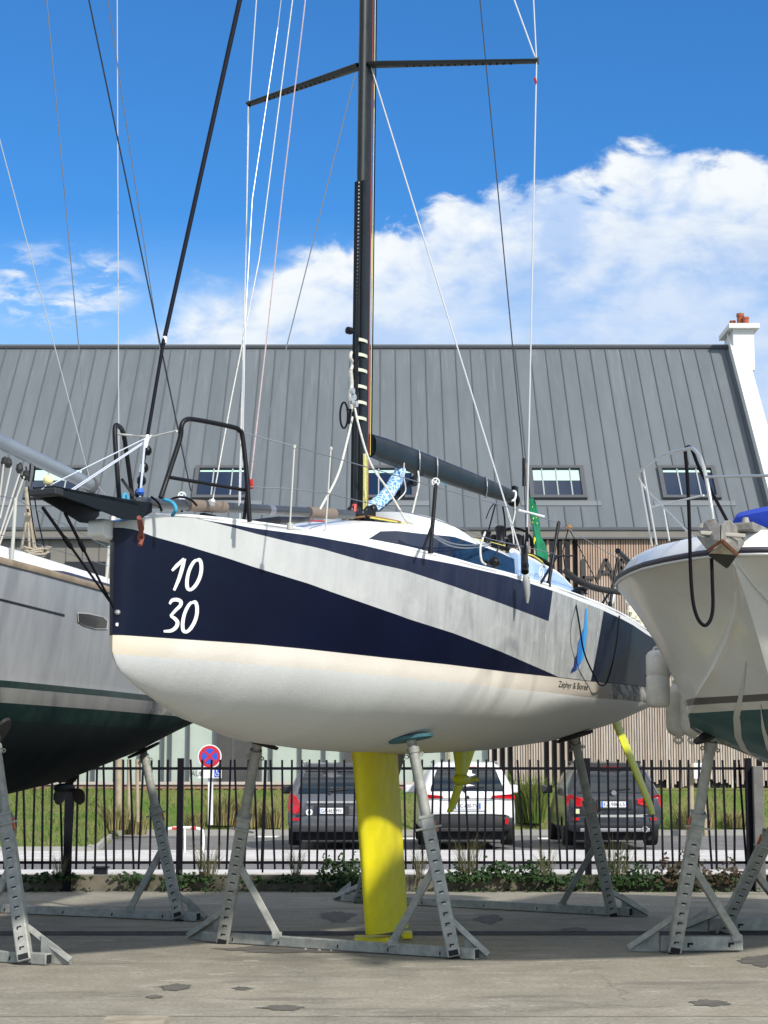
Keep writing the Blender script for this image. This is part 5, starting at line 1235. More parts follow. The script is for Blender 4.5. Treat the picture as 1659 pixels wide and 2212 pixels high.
q=MB(); c_=B.pl(1063,1218,1.2); q.lathe(c_,B.fy+up*.5,[(0,.045),(.05,.05),(.07,.03)],12); q.tube([c_,B.pl(1078,1180,1.0)],.008,5); q.tube([c_,B.pl(1050,1215,1.2)],.02,6); q.obj('jib_block',black,yacht,smooth=50)
# black padded guard rail aft and its stanchion top
hose=sm(B.pl(1220,1232,1.35),B.pl(1245,1252,1.42),B.pl(1285,1270,1.48),B.pl(1338,1279,1.5),n=8)
q=MB(); q.tube(hose,.032,10); q.obj('padded_lifeline',blackrub,yacht,smooth=60)
q=MB(); q.tube([B.pl(1228,1140,1.3),B.pl(1216,1190,1.3),B.pl(1222,1240,1.3)],.006,5); q.tube([B.pl(1229,1142,1.3),B.pl(1250,1180,1.3),B.pl(1316,1310,1.4)],.005,5); q.obj('lazy_line',rope_k,yacht)
q=MB(); q.lathe(B.pl(1229,1140,1.3)-up*.03,(0,0,1),[(0,.02),(.03,.035),(.06,.02)],10); q.obj('line_knot',mat('brown_rope',(0,0,0)),yacht)
rope([(1240,1284),(1250,1340),(1262,1410),(1285,1462),(1297,1480),(1312,1470),(1330,1400),(1338,1330)],[1.47,1.62,1.6,1.58,1.58,1.56,1.60,1.60],rope_k,.008,'hanging_line')
q=MB(); q.tube(sm(B.pl(1320,1300,1.3),B.pl(1328,1277,1.2),B.pl(1350,1276,1.1),B.pl(1358,1300,1.1)),.03,8); q.obj('life_ring_tube',whitegel,yacht,smooth=60)
q=MB(); q.tube([B.pl(1334,1190,1.4),B.pl(1360,1215,1.3),B.pl(1385,1250,1.1)],.03,8); q.tube([B.pl(1352,1280,1.3),B.pl(1372,1316,1.3)],.03,8); q.obj('pushpit',black,yacht,smooth=60)
q=MB()
for (x,y,r_) in ((1362,1322,.04),(1370,1330,.05),(1378,1340,.05),(1388,1352,.05),(1366,1334,.03)):
    q=MB(); q.lathe(B.pl(x,y,1.35),up,[(0,r_),(.05,r_*.7),(.08,r_*.2)],9); q.obj('stern_fitting',mat('stern_fitting_white',(.7,.68,.5),.5),yacht)
# flag
fl=empty('flag',B.pl(1141,1215,.3),'green flag with yellow marks hanging from a grey staff on the yacht','flag')
q=MB(); q.tube([B.pl(1143,1240,.3),B.pl(1138,1000,.3)],.013,8); q.obj('flag_staff',mat('weathered_staff',(.22,.20,.18),.8),fl)
q=MB(); rws=[]
prof=[(1076,1146,1147),(1090,1147,1153),(1105,1148,1157),(1120,1149,1162),(1140,1150,1167),(1160,1151,1170),(1180,1156,1175),(1200,1161,1179),(1213,1166,1180)]
for y,xa,xb in prof:
    rws.append([B.pl(xa+(xb-xa)*g_,y+2*math.sin(g_*6),.3)+B.fy*.03*math.sin(g_*11+y*.05) for g_ in np.linspace(0,1,12)])
q.grid(rws); fo=q.obj('flag_cloth',mat('flag_green',(.005,.22,.10),.8,col2=(.004,.13,.06),vs=6),fl,smooth=80); 
sd_=fo.modifiers.new('thickness','SOLIDIFY'); sd_.thickness=.003
q=MB()
for (x,y,r_) in ((1150,1110,.010),(1152,1120,.012),(1150,1128,.009),(1158,1118,.008),(1160,1130,.010),(1155,1165,.026),(1153,1172,.02),(1150,1095,.008)):
    q.lathe(B.pl(x,y,.345),B.fy,[(0,r_),(.003,r_)],7)
q.obj('flag_marks',mat('flag_yellow',(.65,.60,.03),.8),fl)
# ================================================================== CRADLES
def under(h,s_,t):
    lo,hi=h.g('Zk',s_),h.g('Z',s_)
    for _ in range(40):
        m=(lo+hi)/2
        if h.half(s_,m)<abs(t): lo=m
        else: hi=m
    return h.P(s_,t,lo)
padblue=mat('pad_blue_rubber',(.05,.16,.20),.7,var=.4,vs=12); orange=mat('orange_tag',(.7,.12,.03),.5)
galv_l=mat('galvanised_light',(.5,.51,.49),.5,.3)
def leg(par,foot,pad,inward,bright=1,pad_m=None,outr=.4,frac=.63,beamdir=None,brace_to=None,hn=None):
    foot=Vector(foot); pad=Vector(pad); d=(pad-foot); L=d.length; dn=d.normalized()
    cam_=Vector((0,-1,0)); side=dn.cross(cam_).normalized(); fr=side.cross(dn).normalized()
    if fr.y>0: fr=-fr
    w_=.115
    q=MB(); up_end=foot+dn*L*frac
    q.bar(foot+dn*.02,up_end,w_,w_,fr)
    lg=q.obj('leg',galv,par,bevel=.012)
    q=MB(); q.box(foot+dn*.012+fr*0,(w_*.78,w_*.5,.02)); 
    q.bar(foot+fr*(w_/2+.002)+dn*.03,foot+fr*(w_/2+.002)+dn*.075,w_*.7,.006,fr); 
    q.obj('foot_opening',darkhole,lg)
    for i in range(15):
        c_=foot+dn*(L*frac*.10+i*.088)+fr*(w_/2+.001)
        if (c_-foot).dot(dn)>L*frac*.86: break
        q=MB(); q.bar(c_-side*.020,c_+side*.020,.012,.004,fr)
        if i>3: q.k=1; q.bar(c_-side*.010-dn*.014,c_+side*.016-dn*.014,.013,.003,fr)
        else: q.bar(c_-side*.016-dn*.006,c_-side*.016-dn*.020,.012,.004,fr)
        q.obj('adjuster_slot',[darkhole,galv_l],lg)
    q=MB(); q.tube([up_end-dn*.25,pad-dn*.13],.046,14); it=q.obj('extension_tube',galv,par,smooth=60)
    q=MB(); q.bar(up_end-dn*.012,up_end+dn*.012,w_*1.12,w_*1.12,fr); q.tube([up_end-dn*.10-side*.11+fr*.07,up_end-dn*.10+side*.11+fr*.07],.010,6); q.obj('collar_pin',galv,lg)
    q=MB(); q.bar(up_end-dn*.04+side*inward*-.066,up_end-dn*.14+side*inward*-.066,.008,.05,fr); q.obj('orange_tag',orange,lg)
    q=MB(); q.tube([pad-dn*.15,pad-dn*.10],.055,12); q.tube([pad-dn*.10,pad-dn*.02],[.035,.05],10)
    for s_ in (1,-1): q.tube([pad-dn*.17+side*.05*s_+Vector((0,0,.0))+side*s_*.015*(1+math.cos(a_)) +dn*.015*math.sin(a_) for a_ in np.linspace(0,6.28,10,endpoint=False)],.006,5,closed=True)
    q.obj('swivel_head',galv,it,smooth=50)
    nn=hn if hn is not None else dn
    x_=nn.cross(Vector((0,1,0))).normalized(); 
    q=MB(); y_=nn.cross(x_).normalized()
    r0=[]; 
    for h_,r_ in ((-.035,.55),(-.03,.95),(-.004,1.),(.0,.9)):
        r0.append([pad+nn*(h_-.006)+x_*math.cos(a_)*.20*r_+y_*math.sin(a_)*.13*r_ for a_ in np.linspace(0,6.283,26,endpoint=False)])
    ids=q.grid(r0,closeu=True); q.face(ids[0]); q.face(ids[-1]); q.obj('pad',pad_m or blackrub,it,smooth=50)
    # brace
    if brace_to is not None:
        a=foot+dn*L*frac*.66; b=Vector(brace_to)
        q=MB(); q.bar(a,b,.065,.065,(0,-1,.2)); q.box(b+Vector((0,0,-.01)),(.09,.08,.06)); q.obj('brace',galv,par,bevel=.008)
    # outrigger
    o_=-Vector(beamdir)*outr if beamdir is not None else Vector((-inward,0,0))*outr
    base=foot+Vector((0,.10,0))
    tip=base+o_+Vector((0,.08,0)); 
    q=MB(); a=foot+dn*.36+Vector((0,.07,0))
    q.bar(a,tip+Vector((0,0,.035)),.05,.05,(0,-1,.3))
    q.prism([tip+Vector((0,0,.002)),base+o_*.28+Vector((0,.03,.002)),base+o_*.28+Vector((0,.03,.24)),tip.lerp(base,.25)+Vector((0,0,.13)),tip+Vector((0,0,.05))],(0,.012,0))
    q.obj('outrigger',galv,par,bevel=.004)
def cradle(label,FL,PL,FR,PR,ext=.22,pm=(None,None),nl=None,nr=None,beam=True,out=(.42,.34),name='boat_cradle',cat='boat cradle',grp='galvanised steel boat cradles'):
    mid=(FL+FR)/2; par=empty(name,(mid.x,mid.y,0),label,cat,grp)
    bd_=(FR-FL).normalized(); off=Vector((0,.055,0))
    q=MB(); a=FL-bd_*ext+off; b=FR+bd_*ext+off; a.z=b.z=.05
    q.bar(a,b,.08,.09); bm=q.obj('base_beam',galv,par,bevel=.008)
    q=MB()
    for e_,s_ in ((a,-1),(b,1)): q.bar(e_+bd_*s_*.001,e_+bd_*s_*.004,.06,.07)
    for g_ in (.12,.3,.52,.7,.88): c_=a.lerp(b,g_)-Vector((0,.043,0)); q.box(c_,(.03,.003,.014)); q.box(c_+Vector((-.012,0,-.014)),(.012,.003,.02))
    q.obj('beam_slots',darkhole,bm)
    L=(FR-FL).length
    bl=FL+bd_*min(.62,L*.3)+off*.6; bl.z=.11; br=FR-bd_*min(.62,L*.3)+off*.6; br.z=.11
    leg(par,FL,PL,1,brace_to=bl,beamdir=bd_,pad_m=pm[0],hn=nl,outr=out[0]); leg(par,FR,PR,-1,brace_to=br,beamdir=-bd_,pad_m=pm[1],hn=nr,outr=out[1])
    return par
def hnorm(h,s_,t):
    p_=under(h,s_,t); a=under(h,s_+.05,t)-under(h,s_-.05,t); sg=1 if t>0 else -1
    b=under(h,s_,t+.04)-under(h,s_,t-.04); n_=a.cross(b).normalized()
    return n_ if n_.z>0 else -n_
cradle('steel boat cradle with blue pad under the bow half of the racing yacht',G(480,2038),under(RH,3.15,-.60),G(982,2072),under(RH,3.45,.74),pm=(None,padblue),nl=hnorm(RH,3.15,-.6),nr=(hnorm(RH,3.45,.74)+up*.8).normalized())
sq=RH.inv(1240,1592,.95)[0]
cradle('steel boat cradle behind the yellow keel under the stern half of the racing yacht',G(772,1950),under(RH,sq,-.95),G(1324,1979),under(RH,sq,.95),nl=hnorm(RH,sq,-.95),nr=hnorm(RH,sq,.95),out=(.35,.45))
# ================================================================== LEFT YACHT
LH=Hull(-6.41,10.96,16,11.6,
 B=[(0,.0),(.1,.16),(.4,.42),(1,.8),(2,1.2),(3,1.45),(4.5,1.66),(6,1.72),(8,1.68),(9.5,1.60),(11.6,1.45)],
 Z=[(0,3.55),(2,3.45),(5.7,3.335),(8.2,3.285),(11.3,3.27)],
 Bw=[(0,.0),(.1,.1),(.4,.3),(1,.62),(2,1.0),(3,1.28),(4.5,1.52),(6,1.60),(8,1.55),(9.5,1.45),(11.6,1.30)],
 Zw=[(0,2.5),(5.7,2.36),(10.45,2.36)],
 Zk=[(0,2.3),(.5,2.05),(2,1.72),(4,1.32),(5.5,1.23),(6.5,1.20),(7.8,1.24),(9.2,1.38),(10.4,1.60),(11.6,1.93)],
 k=[(0,1.3),(2.5,1.7),(5,1.9),(10.45,2.0)], m=[(0,1.6),(4,1.9),(10.45,1.9)])
mb,rows=LH.mesh(130,26,26)
zl=[p_[2] for p_ in mb.info]; mb.att={'zz':zl,'sx':[p_[0] for p_ in mb.info]}
def f_left(t,v,p):
    zz=t.n('ShaderNodeAttribute',attribute_name='zz').outputs['Fac']; sx=t.n('ShaderNodeAttribute',attribute_name='sx').outputs['Fac']
    st=t.noise(t.comb(t.math('MULTIPLY',sx,4.),zz,0),1.5,5,.6); ns=t.noise(v,3,6,.65)
    grey=t.mix(t.mr(st,.3,.7),(.25,.265,.285,1),(.31,.325,.345,1))
    dg=t.mix(t.mr(ns,.4,.65),(.006,.020,.020,1),(.014,.035,.032,1))
    gb=t.mix(t.mr(st,.3,.7),(.16,.165,.165,1),(.20,.205,.20,1))
    gb=t.mix(t.math('MULTIPLY',t.math('GREATER_THAN',sx,9.3),t.mr(ns,.48,.52)),gb,(.33,.32,.30,1))
    bot=t.mix(t.mr(ns,.35,.7),(.007,.012,.015,1),(.012,.019,.022,1))
    G_=lambda a: t.math('GREATER_THAN',zz,a)
    c=t.mix(G_(1.99),bot,(.010,.030,.028,1)); c=t.mix(G_(1.995+.0),bot,dg) ; c=t.mix(G_(2.145),c,gb); c=t.mix(G_(2.275),c,dg); c=t.mix(G_(2.335),c,grey)
    t.set(p.inputs['Roughness'],t.math('SUBTRACT',.75,t.math('MULTIPLY',G_(2.145),.38))); t.set(p.inputs['Coat Weight'],t.math('MULTIPLY',G_(2.145),.12)); t.set(p.inputs['Specular IOR Level'],t.math('ADD',.12,t.math('MULTIPLY',G_(2.145),.3)))
    return c
ly=empty('cruising_yacht',LH.P(5.5,0,0),'light grey cruising yacht with dark underside cut off by the left edge','sailing yacht')
mb.obj('hull',mat('left_hull_paint',(0,0,0),.4,fn=f_left),ly,smooth=50)
Lz=lambda s_: LH.g('Z',s_)
q=MB(); rws=[[LH.P(s_,f_*LH.g('B',s_)*.99,Lz(s_)+.06*(1-f_*f_)) for f_ in np.linspace(-1,1,13)] for s_ in LH.stations(60)]; q.grid(rws); q.obj('deck',whitegel,ly,smooth=60)
tan=mat('teak_strip',(.30,.24,.17),.8,var=.3,vs=6)
q=MB()
rr=[]
for s_ in np.linspace(.1,10.4,60):
    b=LH.g('B',s_)+.012; rr.append([LH.P(s_,b,Lz(s_)-.03),LH.P(s_,b+.012,Lz(s_)+.0),LH.P(s_,b,Lz(s_)+.028),LH.P(s_,b-.05,Lz(s_)+.03)])
q.grid(rr); q.obj('rubbing_strake',tan,ly,smooth=50)
q=MB(); rr=[]
for s_ in np.linspace(4.4,10.0,40):
    b=LH.g('B',s_)-.07; h=float(np.interp(s_,[4.4,4.9,8.7,10.0],[.14,.17,.15,.12])); rr.append([LH.P(s_,b,Lz(s_)),LH.P(s_,b-.03,Lz(s_)+h*.9),LH.P(s_,b-.07,Lz(s_)+h),LH.P(s_,b-.5,Lz(s_)+h+.03),LH.P(s_,b-.5,Lz(s_))])
ids=q.grid(rr); q.face(ids[0]); q.face(ids[-1]); co=q.obj('cockpit_coaming',whitegel,ly,smooth=40)
q=MB(); rr=[]
for s_ in np.linspace(6.35,9.3,20):
    b=LH.g('B',s_)-.066; g_=min(1,(s_-6.35)/.5); rr.append([LH.P(s_,b,Lz(s_)+.035),LH.P(s_,b-.012,Lz(s_)+.035+.045*g_)])
q.grid(rr); q.obj('navy_line',mat('navy_tape',(.02,.022,.055),.5),co)
q=MB(); rr=[]
for x in np.linspace(-60,139,20):
    y=1296+(1330.6-1296)*x/139
    rr.append([LH.skin(x,y-3.5,.004),LH.skin(x,y+1.5,.004)])
q.grid(rr); q.obj('cove_line',mat('cove_dark',(.012,.014,.022),.5),ly)
q=MB(); pts=[(167,1324),(190,1326),(222,1333),(231,1342),(229,1357),(205,1357),(180,1350),(168,1343)]
cx_=sum(a for a,b in pts)/8; cy_=sum(b for a,b in pts)/8
ids=[q.vert(LH.skin(cx_+(a-cx_)*1.05,cy_+(b-cy_)*1.12,.010)) for a,b in pts]; q.face(ids); hw_=q.obj('hull_window',mat('window_surround',(.50,.50,.48),.4),ly)
q=MB(); ids=[q.vert(LH.skin(cx_+(a-cx_)*.97-1,cy_+(b-cy_)*.95-.5,.016)) for a,b in pts]; q.face(ids); q.obj('pane',mat('smoked_glass',(.045,.045,.05),.12,coat=.5),hw_)
# stanchions and wires
for (x0,y0,x1,y1,t) in ((25,1217,34,1076,1.66),(228,1278,236,1180,1.58)):
    q=MB(); a=LH.pl(x0,y0,t); b=LH.pl(x1,y1,t); q.tube([a,b],.016,8); q.tube([a,a+Vector((0,0,.03))],.03,8); q.obj('stanchion',mat('pale_stanchion',(0,0,0)),ly,smooth=60)
for pts in ([(-40,1064),(34,1078),(236,1184),(300,1216)],[(-40,1150),(30,1160),(232,1222)]):
    q=MB(); q.tube([LH.pl(x,y,1.64) for x,y in pts],.004,5); q.obj('lifeline',wire,ly)
# saildrive and propeller
q=MB(); rr=[]
for z,x0,c in ((1.95,9.55,.55),(1.70,9.72,.42),(1.58,9.85,.32),(1.50,9.93,.25),(1.42,9.98,.20)):
    fl_=foil(c,.28); rr.append([LH.P(x0+x,y+.1,z) for x,y in [(a,b) for a,b in fl_]+[(a,-b) for a,b in fl_[::-1][1:-1]]])
ids=q.grid(rr,closeu=True); q.face(ids[-1]); q.face(ids[0])
hub=LH.P(10.0,.1,1.36); q.lathe(hub,LH.fx,[(-.12,.02),(-.06,.045),(.1,.055),(.22,.05),(.3,.04)],14); sdl=q.obj('saildrive',mat('dark_antifouling',(.012,.014,.017),.7),ly,smooth=50)
bron=mat('dull_bronze',(.035,.022,.014),.6)
for ang in (R(-38),R(218),R(90)):
    q=MB(); d=LH.fy*math.cos(ang)+Vector((0,0,1))*math.sin(ang); tn=LH.fx.cross(d)
    rr=[]
    for g_,w_ in ((.04,.03),(.08,.07),(.13,.11),(.18,.12),(.22,.09),(.245,.03)):
        c_=hub+LH.fx*.24+d*g_*.95; e_=(tn*.9+LH.fx*.45).normalized(); rr.append([c_+e_*w_*f_*.9+LH.fx*.012*(1-f_*f_) for f_ in np.linspace(-1,1,7)])
    q.grid(rr); q.obj('propeller_blade',bron,sdl,smooth=60)
q=MB(); rr=[]
for z,x0,c in ((1.8,8.55,.5),(1.5,8.6,.46),(1.0,8.7,.4)): pass
# boom
ba=W(-60,926,17.5); bb2=W(196,1047,20.2)
q=MB(); rr=[]; d=(bb2-ba).normalized(); sd_=d.cross(up).normalized(); u2=sd_.cross(d)
for g_ in np.linspace(0,1,6):
    c_=ba.lerp(bb2,g_); rr.append([c_+sd_*math.cos(a_)*.06+u2*math.sin(a_)*(.085-.012*g_) for a_ in np.linspace(0,6.283,18,endpoint=False)])
ids=q.grid(rr,closeu=True); q.face(ids[0]); q.face(ids[-1]); bm=q.obj('boom',mat('grey_boom',(.21,.235,.26),.4,.2,coat=.2),ly,smooth=50)
q=MB(); q.lathe(bb2-d*.02,d,[(0,.088),(.05,.085),(.09,.05)],14); q.box(bb2+d*.06-u2*.05,(.06,.07,.16)); q.obj('end_cap',mat('cap_grey',(.10,.10,.10),.5),bm,smooth=40)
def wrope(pts,m,r,name,par,n=5):
    q=MB(); q.tube(sm(*pts,n=n),r,6); return q.obj(name,m,par,smooth=70)
on=lambda x,y,o=0.: W(x,y,19.0+(x-70)*.012-.12+o)
for dx in (0,10): wrope([on(50+dx,972+dx*.4),on(60+dx,972+dx*.4),on(65+dx,985+dx*.4),on(65+dx,1010+dx*.4),on(62+dx,1040)],rope_k,.009,'lashing',bm)
wrope([on(45,1000),on(42,1020),on(52,1036),on(60,1030),on(56,1008)],rope_k,.008,'hanging_loop',bm)
q=MB()
for x,y in ((10,998),(18,1000),(42,1012),(56,1026)): q=MB(); q.lathe(on(x,y)-Vector((0,0,.05)),(0,0,1),[(0,.02),(.04,.04),(.09,.03),(.1,.01)],8); q.tube([on(x,y),on(x+1,y-12)],.008,5); q.obj('reef_block',blackrub,bm)
for a,b in (((8,1003),(-4,1100)),((24,1010),(0,1120)),((44,1018),(-3,1165)),((52,1030),(-6,1190))): wrope([on(*a),on((a[0]+b[0])/2,(a[1]+b[1])/2),on(*b)],mat('grey_rope',(.40,.38,.34),.85),.010,'reef_line',bm)
q=MB(); q.tube([W(57,1052,19),W(60,1100,19)],.022,8); q.obj('mainsheet_bundle',mat('tan_rope',(.42,.36,.27),.9,var=.3,vs=30),ly)
for a in ([(60,1095),(55,1140),(46,1185)],[(60,1095),(68,1140),(74,1190)],[(60,1098),(62,1150),(64,1190)],[(62,1098),(74,1150),(78,1195)]): wrope([W(x,y,19) for x,y in a],mat('tan_rope',(0,0,0)),.014,'mainsheet',ly)
q=MB(); q.tube([W(53,1112,18.95),W(68,1112,18.95)],.022,8)
for k in range(9):
    c_=W(68+random.uniform(-22,20),1192+random.uniform(-7,6),18.9+random.uniform(-.1,.1)); q.tube([c_+Vector((math.cos(a_)*random.uniform(.08,.13),math.sin(a_)*.06,math.sin(a_+k)*.03)) for a_ in np.linspace(0,6.28,12,endpoint=False)],.011,5,closed=True)
q.obj('rope_pile',mat('tan_rope',(0,0,0)),ly,smooth=70)
q=MB(); q.box(W(84,1198,19.3),(.20,.3,.09)); q.obj('winch_base',blackrub,ly,bevel=.02)
for a in ([(61,1050),(68,1110),(80,1180)],[(72,1052),(80,1110),(97,1190)]): wrope([W(x,y,18.8) for x,y in a],rope_k,.007,'control_line',ly)
# rigging of the left yacht
for (a,b,Ya,Yb,m,r,nm) in (((188,-20),(412,1060),17.5,20.6,darkwire,.0085,'backstay'),((224,-60),(346,760),17.5,20.3,wire,.0055,'backstay'),((346,760),(420,1060),20.3,21.,wire,.005,'backstay'),((253,-20),(257,1085),19,19.5,wirep,.0055,'halyard'),((98,-30),(171,760),18,19.5,wire,.006,'halyard'),((171,760),(190,1045),19.5,20.,wire,.003,'halyard'),
      ((-150,-260),(196,1042),16.6,20.1,wirep,.0055,'topping_lift'),((204,1040),(243,1085),20.2,20.8,wirep,.005,'topping_lift')):
    A_,B_=W(*a,Ya),W(*b,Yb)
    if a[1]<-10: A_=B_+(A_-B_)*1.75
    q=MB(); q.tube([A_,B_],r,5); q.obj(nm,m,ly)
cradle('steel boat cradle nearest the camera under the left cruising yacht',G(-470,2050),under(LH,4.6,-1.0),G(56,2084),under(LH,5.95,1.42),nl=hnorm(LH,4.6,-1.),nr=hnorm(LH,5.95,1.42),out=(.55,.42))
sq=LH.inv(308,1640,.85)[0]
cradle('steel boat cradle under the stern of the left cruising yacht beyond the propeller',G(-120,1968),under(LH,sq,-.95),G(388,1990),under(LH,sq,.85),nl=hnorm(LH,sq,-.95),nr=hnorm(LH,sq,.85),out=(.5,.3))
# ================================================================== MOTORBOAT
MH=Hull(2.43,12.8,26,8.5,B=[(0,0),(.04,.15),(.1,.28),(.3,.54),(.6,.83),(1,1.1),(1.5,1.36),(2,1.53),(2.6,1.65),(4,1.72),(8.5,1.62)],Z=3.05,Bw=0,Zw=0,Zk=0,k=1,m=1)
def msec(s_):
    ts=MH.g('B',s_); zs=3.05+.03*max(0,1-s_)
    I=lambda xs,ys: float(np.interp(s_,xs,ys))
    zk=I([0,.3,.6,.87,1.15,1.5,2.0,3,4.5,8.5],[3.0,2.78,2.52,2.26,2.03,1.82,1.62,1.42,1.30,1.27])
    tc=I([0,.3,.6,.9,1.2,1.6,2.1,2.6,4,8.5],[0,.05,.13,.27,.46,.72,.93,1.07,1.25,1.25])
    zc=I([0,.3,.6,.9,1.2,1.6,2.1,2.6,4,8.5],[3.02,2.86,2.70,2.52,2.34,2.15,2.01,1.92,1.80,1.76])
    zc=max(zc,zk+.01*(s_>0))
    out=[]
    for g_ in np.linspace(0,1,13): # keel -> chine slightly convex
        out.append((tc*g_,zk+(zc-zk)*(g_**1.15)))
    tc2,zc2=tc+.045*min(1,s_/.8),zc-.004
    out.append((tc2,zc2)); out.append((tc2+.001,zc2+.035*min(1,s_/.8)))
    for g_ in np.linspace(0,1,15)[1:]: # concave flare up to the sheer
        z_=zc2+.035*min(1,s_/.8)+(zs-zc2-.035*min(1,s_/.8))*g_
        conc=1.55 if s_<3 else 1.15
        out.append((tc2+(ts-tc2)*(g_**conc*.6+g_*.4),z_))
    return out
mbm=MB(); rws=[]; zz=[]
for s_ in sorted(set([0,.02,.05,.1,.15]+list(np.linspace(.2,3.2,46))+list(np.linspace(3.3,8.5,18)))):
    sc_=msec(s_); r=[(-t,z) for t,z in sc_[::-1]]+sc_[1:]
    rws.append([MH.P(s_,t,z) for t,z in r]); zz+=[z for t,z in r]
ids=mbm.grid(rws); mbm.face(ids[-1]); mbm.att={'zz':zz}
def f_motor(t,v,p):
    zz=t.n('ShaderNodeAttribute',attribute_name='zz').outputs['Fac']
    ns=t.noise(v,1.3,6,.6)
    up_=t.mix(t.mr(ns,.3,.7),(.50,.495,.46,1),(.56,.555,.52,1)); up_=t.mix(t.mr(t.noise(t.vmul(v,(3,3,.6)),2,5,.6),.55,.75,0,.25),up_,(.40,.37,.31,1))
    gr=t.mix(t.mr(t.noise(v,4,6,.65),.35,.7),(.013,.060,.062,1),(.022,.085,.086,1))
    G_=lambda a: t.math('GREATER_THAN',zz,a)
    lowb=t.mix(t.mr(zz,1.48,1.62),(.10,.105,.085,1),gr)
    c=t.mix(G_(2.025),lowb,up_); c=t.mix(G_(2.083),c,(.10,.095,.088,1)); c=t.mix(G_(2.133),c,up_)
    p.inputs['Coat Weight'].default_value=.22; p.inputs['Coat Roughness'].default_value=.06
    t.set(p.inputs['Roughness'],t.math('SUBTRACT',.6,t.math('MULTIPLY',G_(2.03),.32)))
    return c
mo=empty('motorboat',MH.P(3,0,0),'cream motorboat with green underside and rusty bow anchor at the right edge','motorboat')
mbm.obj('hull',mat('motor_hull_paint',(0,0,0),.3,fn=f_motor),mo,smooth=42)
# spray rails
for g0,g1,sa,sb in ((.62,.62,.95,3.6),(.33,.33,1.25,3.8)):
    for sd in (-1,1):
        q=MB(); rr=[]
        for s_ in np.linspace(sa,sb,26):
            sc_=msec(s_); k=g0*12; i=int(k); f_=k-i; t=sc_[i][0]*(1-f_)+sc_[i+1][0]*f_; z=sc_[i][1]*(1-f_)+sc_[i+1][1]*f_; w_=.045*min(1,(s_-sa)/.7)+.001
            rr.append([MH.P(s_,sd*(t-w_*.7),z-.012-w_*.1),MH.P(s_,sd*(t+w_*.55),z-.004),MH.P(s_,sd*(t+w_*.5),z+w_*.25)])
        q.grid(rr); q.obj('spray_rail',mat('spray_rail_grey',(.45,.46,.43),.35,coat=.3),mo,smooth=60)
# rub rail, bulwark, deck
def rim(s_,sd,f_,z): return MH.P(s_*1.0+(1-f_)*.5*(s_<.3),sd*MH.g('B',s_)*f_,z)
S_=[0,.01,.04,.1,.2,.35,.6,.9,1.3,1.7,2.2,2.8,3.6,5,8.4]
for nm,r_,z_,m_ in (('rub_rail',.022,3.085,mat('rail_dark_rubber',(.02,.018,.03),.5)),('rail_trim',.014,3.055,steel)):
    q=MB(); q.tube([MH.P(s_-.015,-MH.g('B',s_)-.006,z_) for s_ in S_[::-1]]+[MH.P(s_-.015,MH.g('B',s_)+.006,z_) for s_ in S_[1:]],r_,8); q.obj(nm,m_,mo,smooth=60)
q=MB(); rr=[]
hgt=lambda s_: .20
for sd,seq in ((-1,S_[::-1]),(1,S_[1:])):
    for s_ in seq:
        b=MH.g('B',s_); ins=lambda k: MH.P(s_+k*.9*max(0,1-s_/1.2),sd*max(0,b-k*min(1,b*2)),0)
        rr.append([ins(.0)+up*3.06,ins(.015)+up*3.10,ins(.06)+up*3.19,ins(.11)+up*3.235,ins(.17)+up*3.25,ins(.24)+up*3.235])
q.grid(rr); q.obj('bulwark',whitegel,mo,smooth=60)
q=MB(); rr=[]
for s_ in np.linspace(.25,8.4,30):
    b=max(.02,MH.g('B',max(.1,s_-.2))-.2); rr.append([MH.P(s_,f_*b,3.232+.06*(1-f_*f_)) for f_ in np.linspace(-1,1,9)])
q.grid(rr); q.obj('foredeck',whitegel,mo,smooth=60)
q=MB(); rr=[]
for s_,h_,w_ in ((1.9,.05,.5),(2.3,.18,.85),(3.2,.32,1.1),(4.2,.45,1.2),(5.4,.5,1.25)):
    rr.append([MH.P(s_,math.cos(a_)*w_,3.24+h_*max(0,math.sin(a_))**.5) for a_ in np.linspace(0,math.pi,15)])
ids=q.grid(rr); q.face(ids[0]); q.face(ids[-1]); q.obj('cabin_top',whitegel,mo,smooth=60)
# pulpit
def mrail(pts,r,m=steel,name='bow_rail'):
    q=MB(); q.tube(sm(*[MH.pl(x,y,t) for x,y,t in pts],n=6),r,10); return q.obj(name,m,mo,smooth=70)
mrail([(1540,1122,.30),(1536,1091,.29),(1528,1044,.26),(1518,1002,.2),(1510,984,.14),(1496,969,.03),(1480,971,-.15),(1451,977,-.48),(1421,990,-.82),(1395,1006,-1.1),(1380,1022,-1.28),(1379,1034,-1.34),(1391,1052,-1.34),(1400,1064,-1.30)],.012)
for a,b in (((1385,1045,-1.34),(1409,1182,-1.05)),((1389,1010,-1.18),(1419,1178,-.92)),((1433,1095,-1.3),(1446,1168,-1.2)),((1526,1030,.26),(1720,1026,1.3)),((1402,1064,-1.30),(1502,1166,-.45))): q=MB(); q.tube([MH.pl(*a),MH.pl(*b)],.008,8); q.obj('bow_rail_post',steel,mo,smooth=70)
q=MB(); q.tube([MH.pl(1409,1095,-1.0),MH.pl(1520,1070,.2)],.007,5); q.obj('white_cord',whitep,mo)
loop=[(1480,972),(1486,1052),(1490,1160),(1491,1212),(1494,1270),(1499,1310),(1509,1339),(1523,1351),(1535,1338),(1540,1310),(1539,1260),(1537,1206)]
q=MB(); q.tube(sm(*[W(x,y,12.55-.0*i) for i,(x,y) in enumerate(loop)],n=6),.0125,8); q.obj('mooring_rope',rope_k,mo,smooth=70)
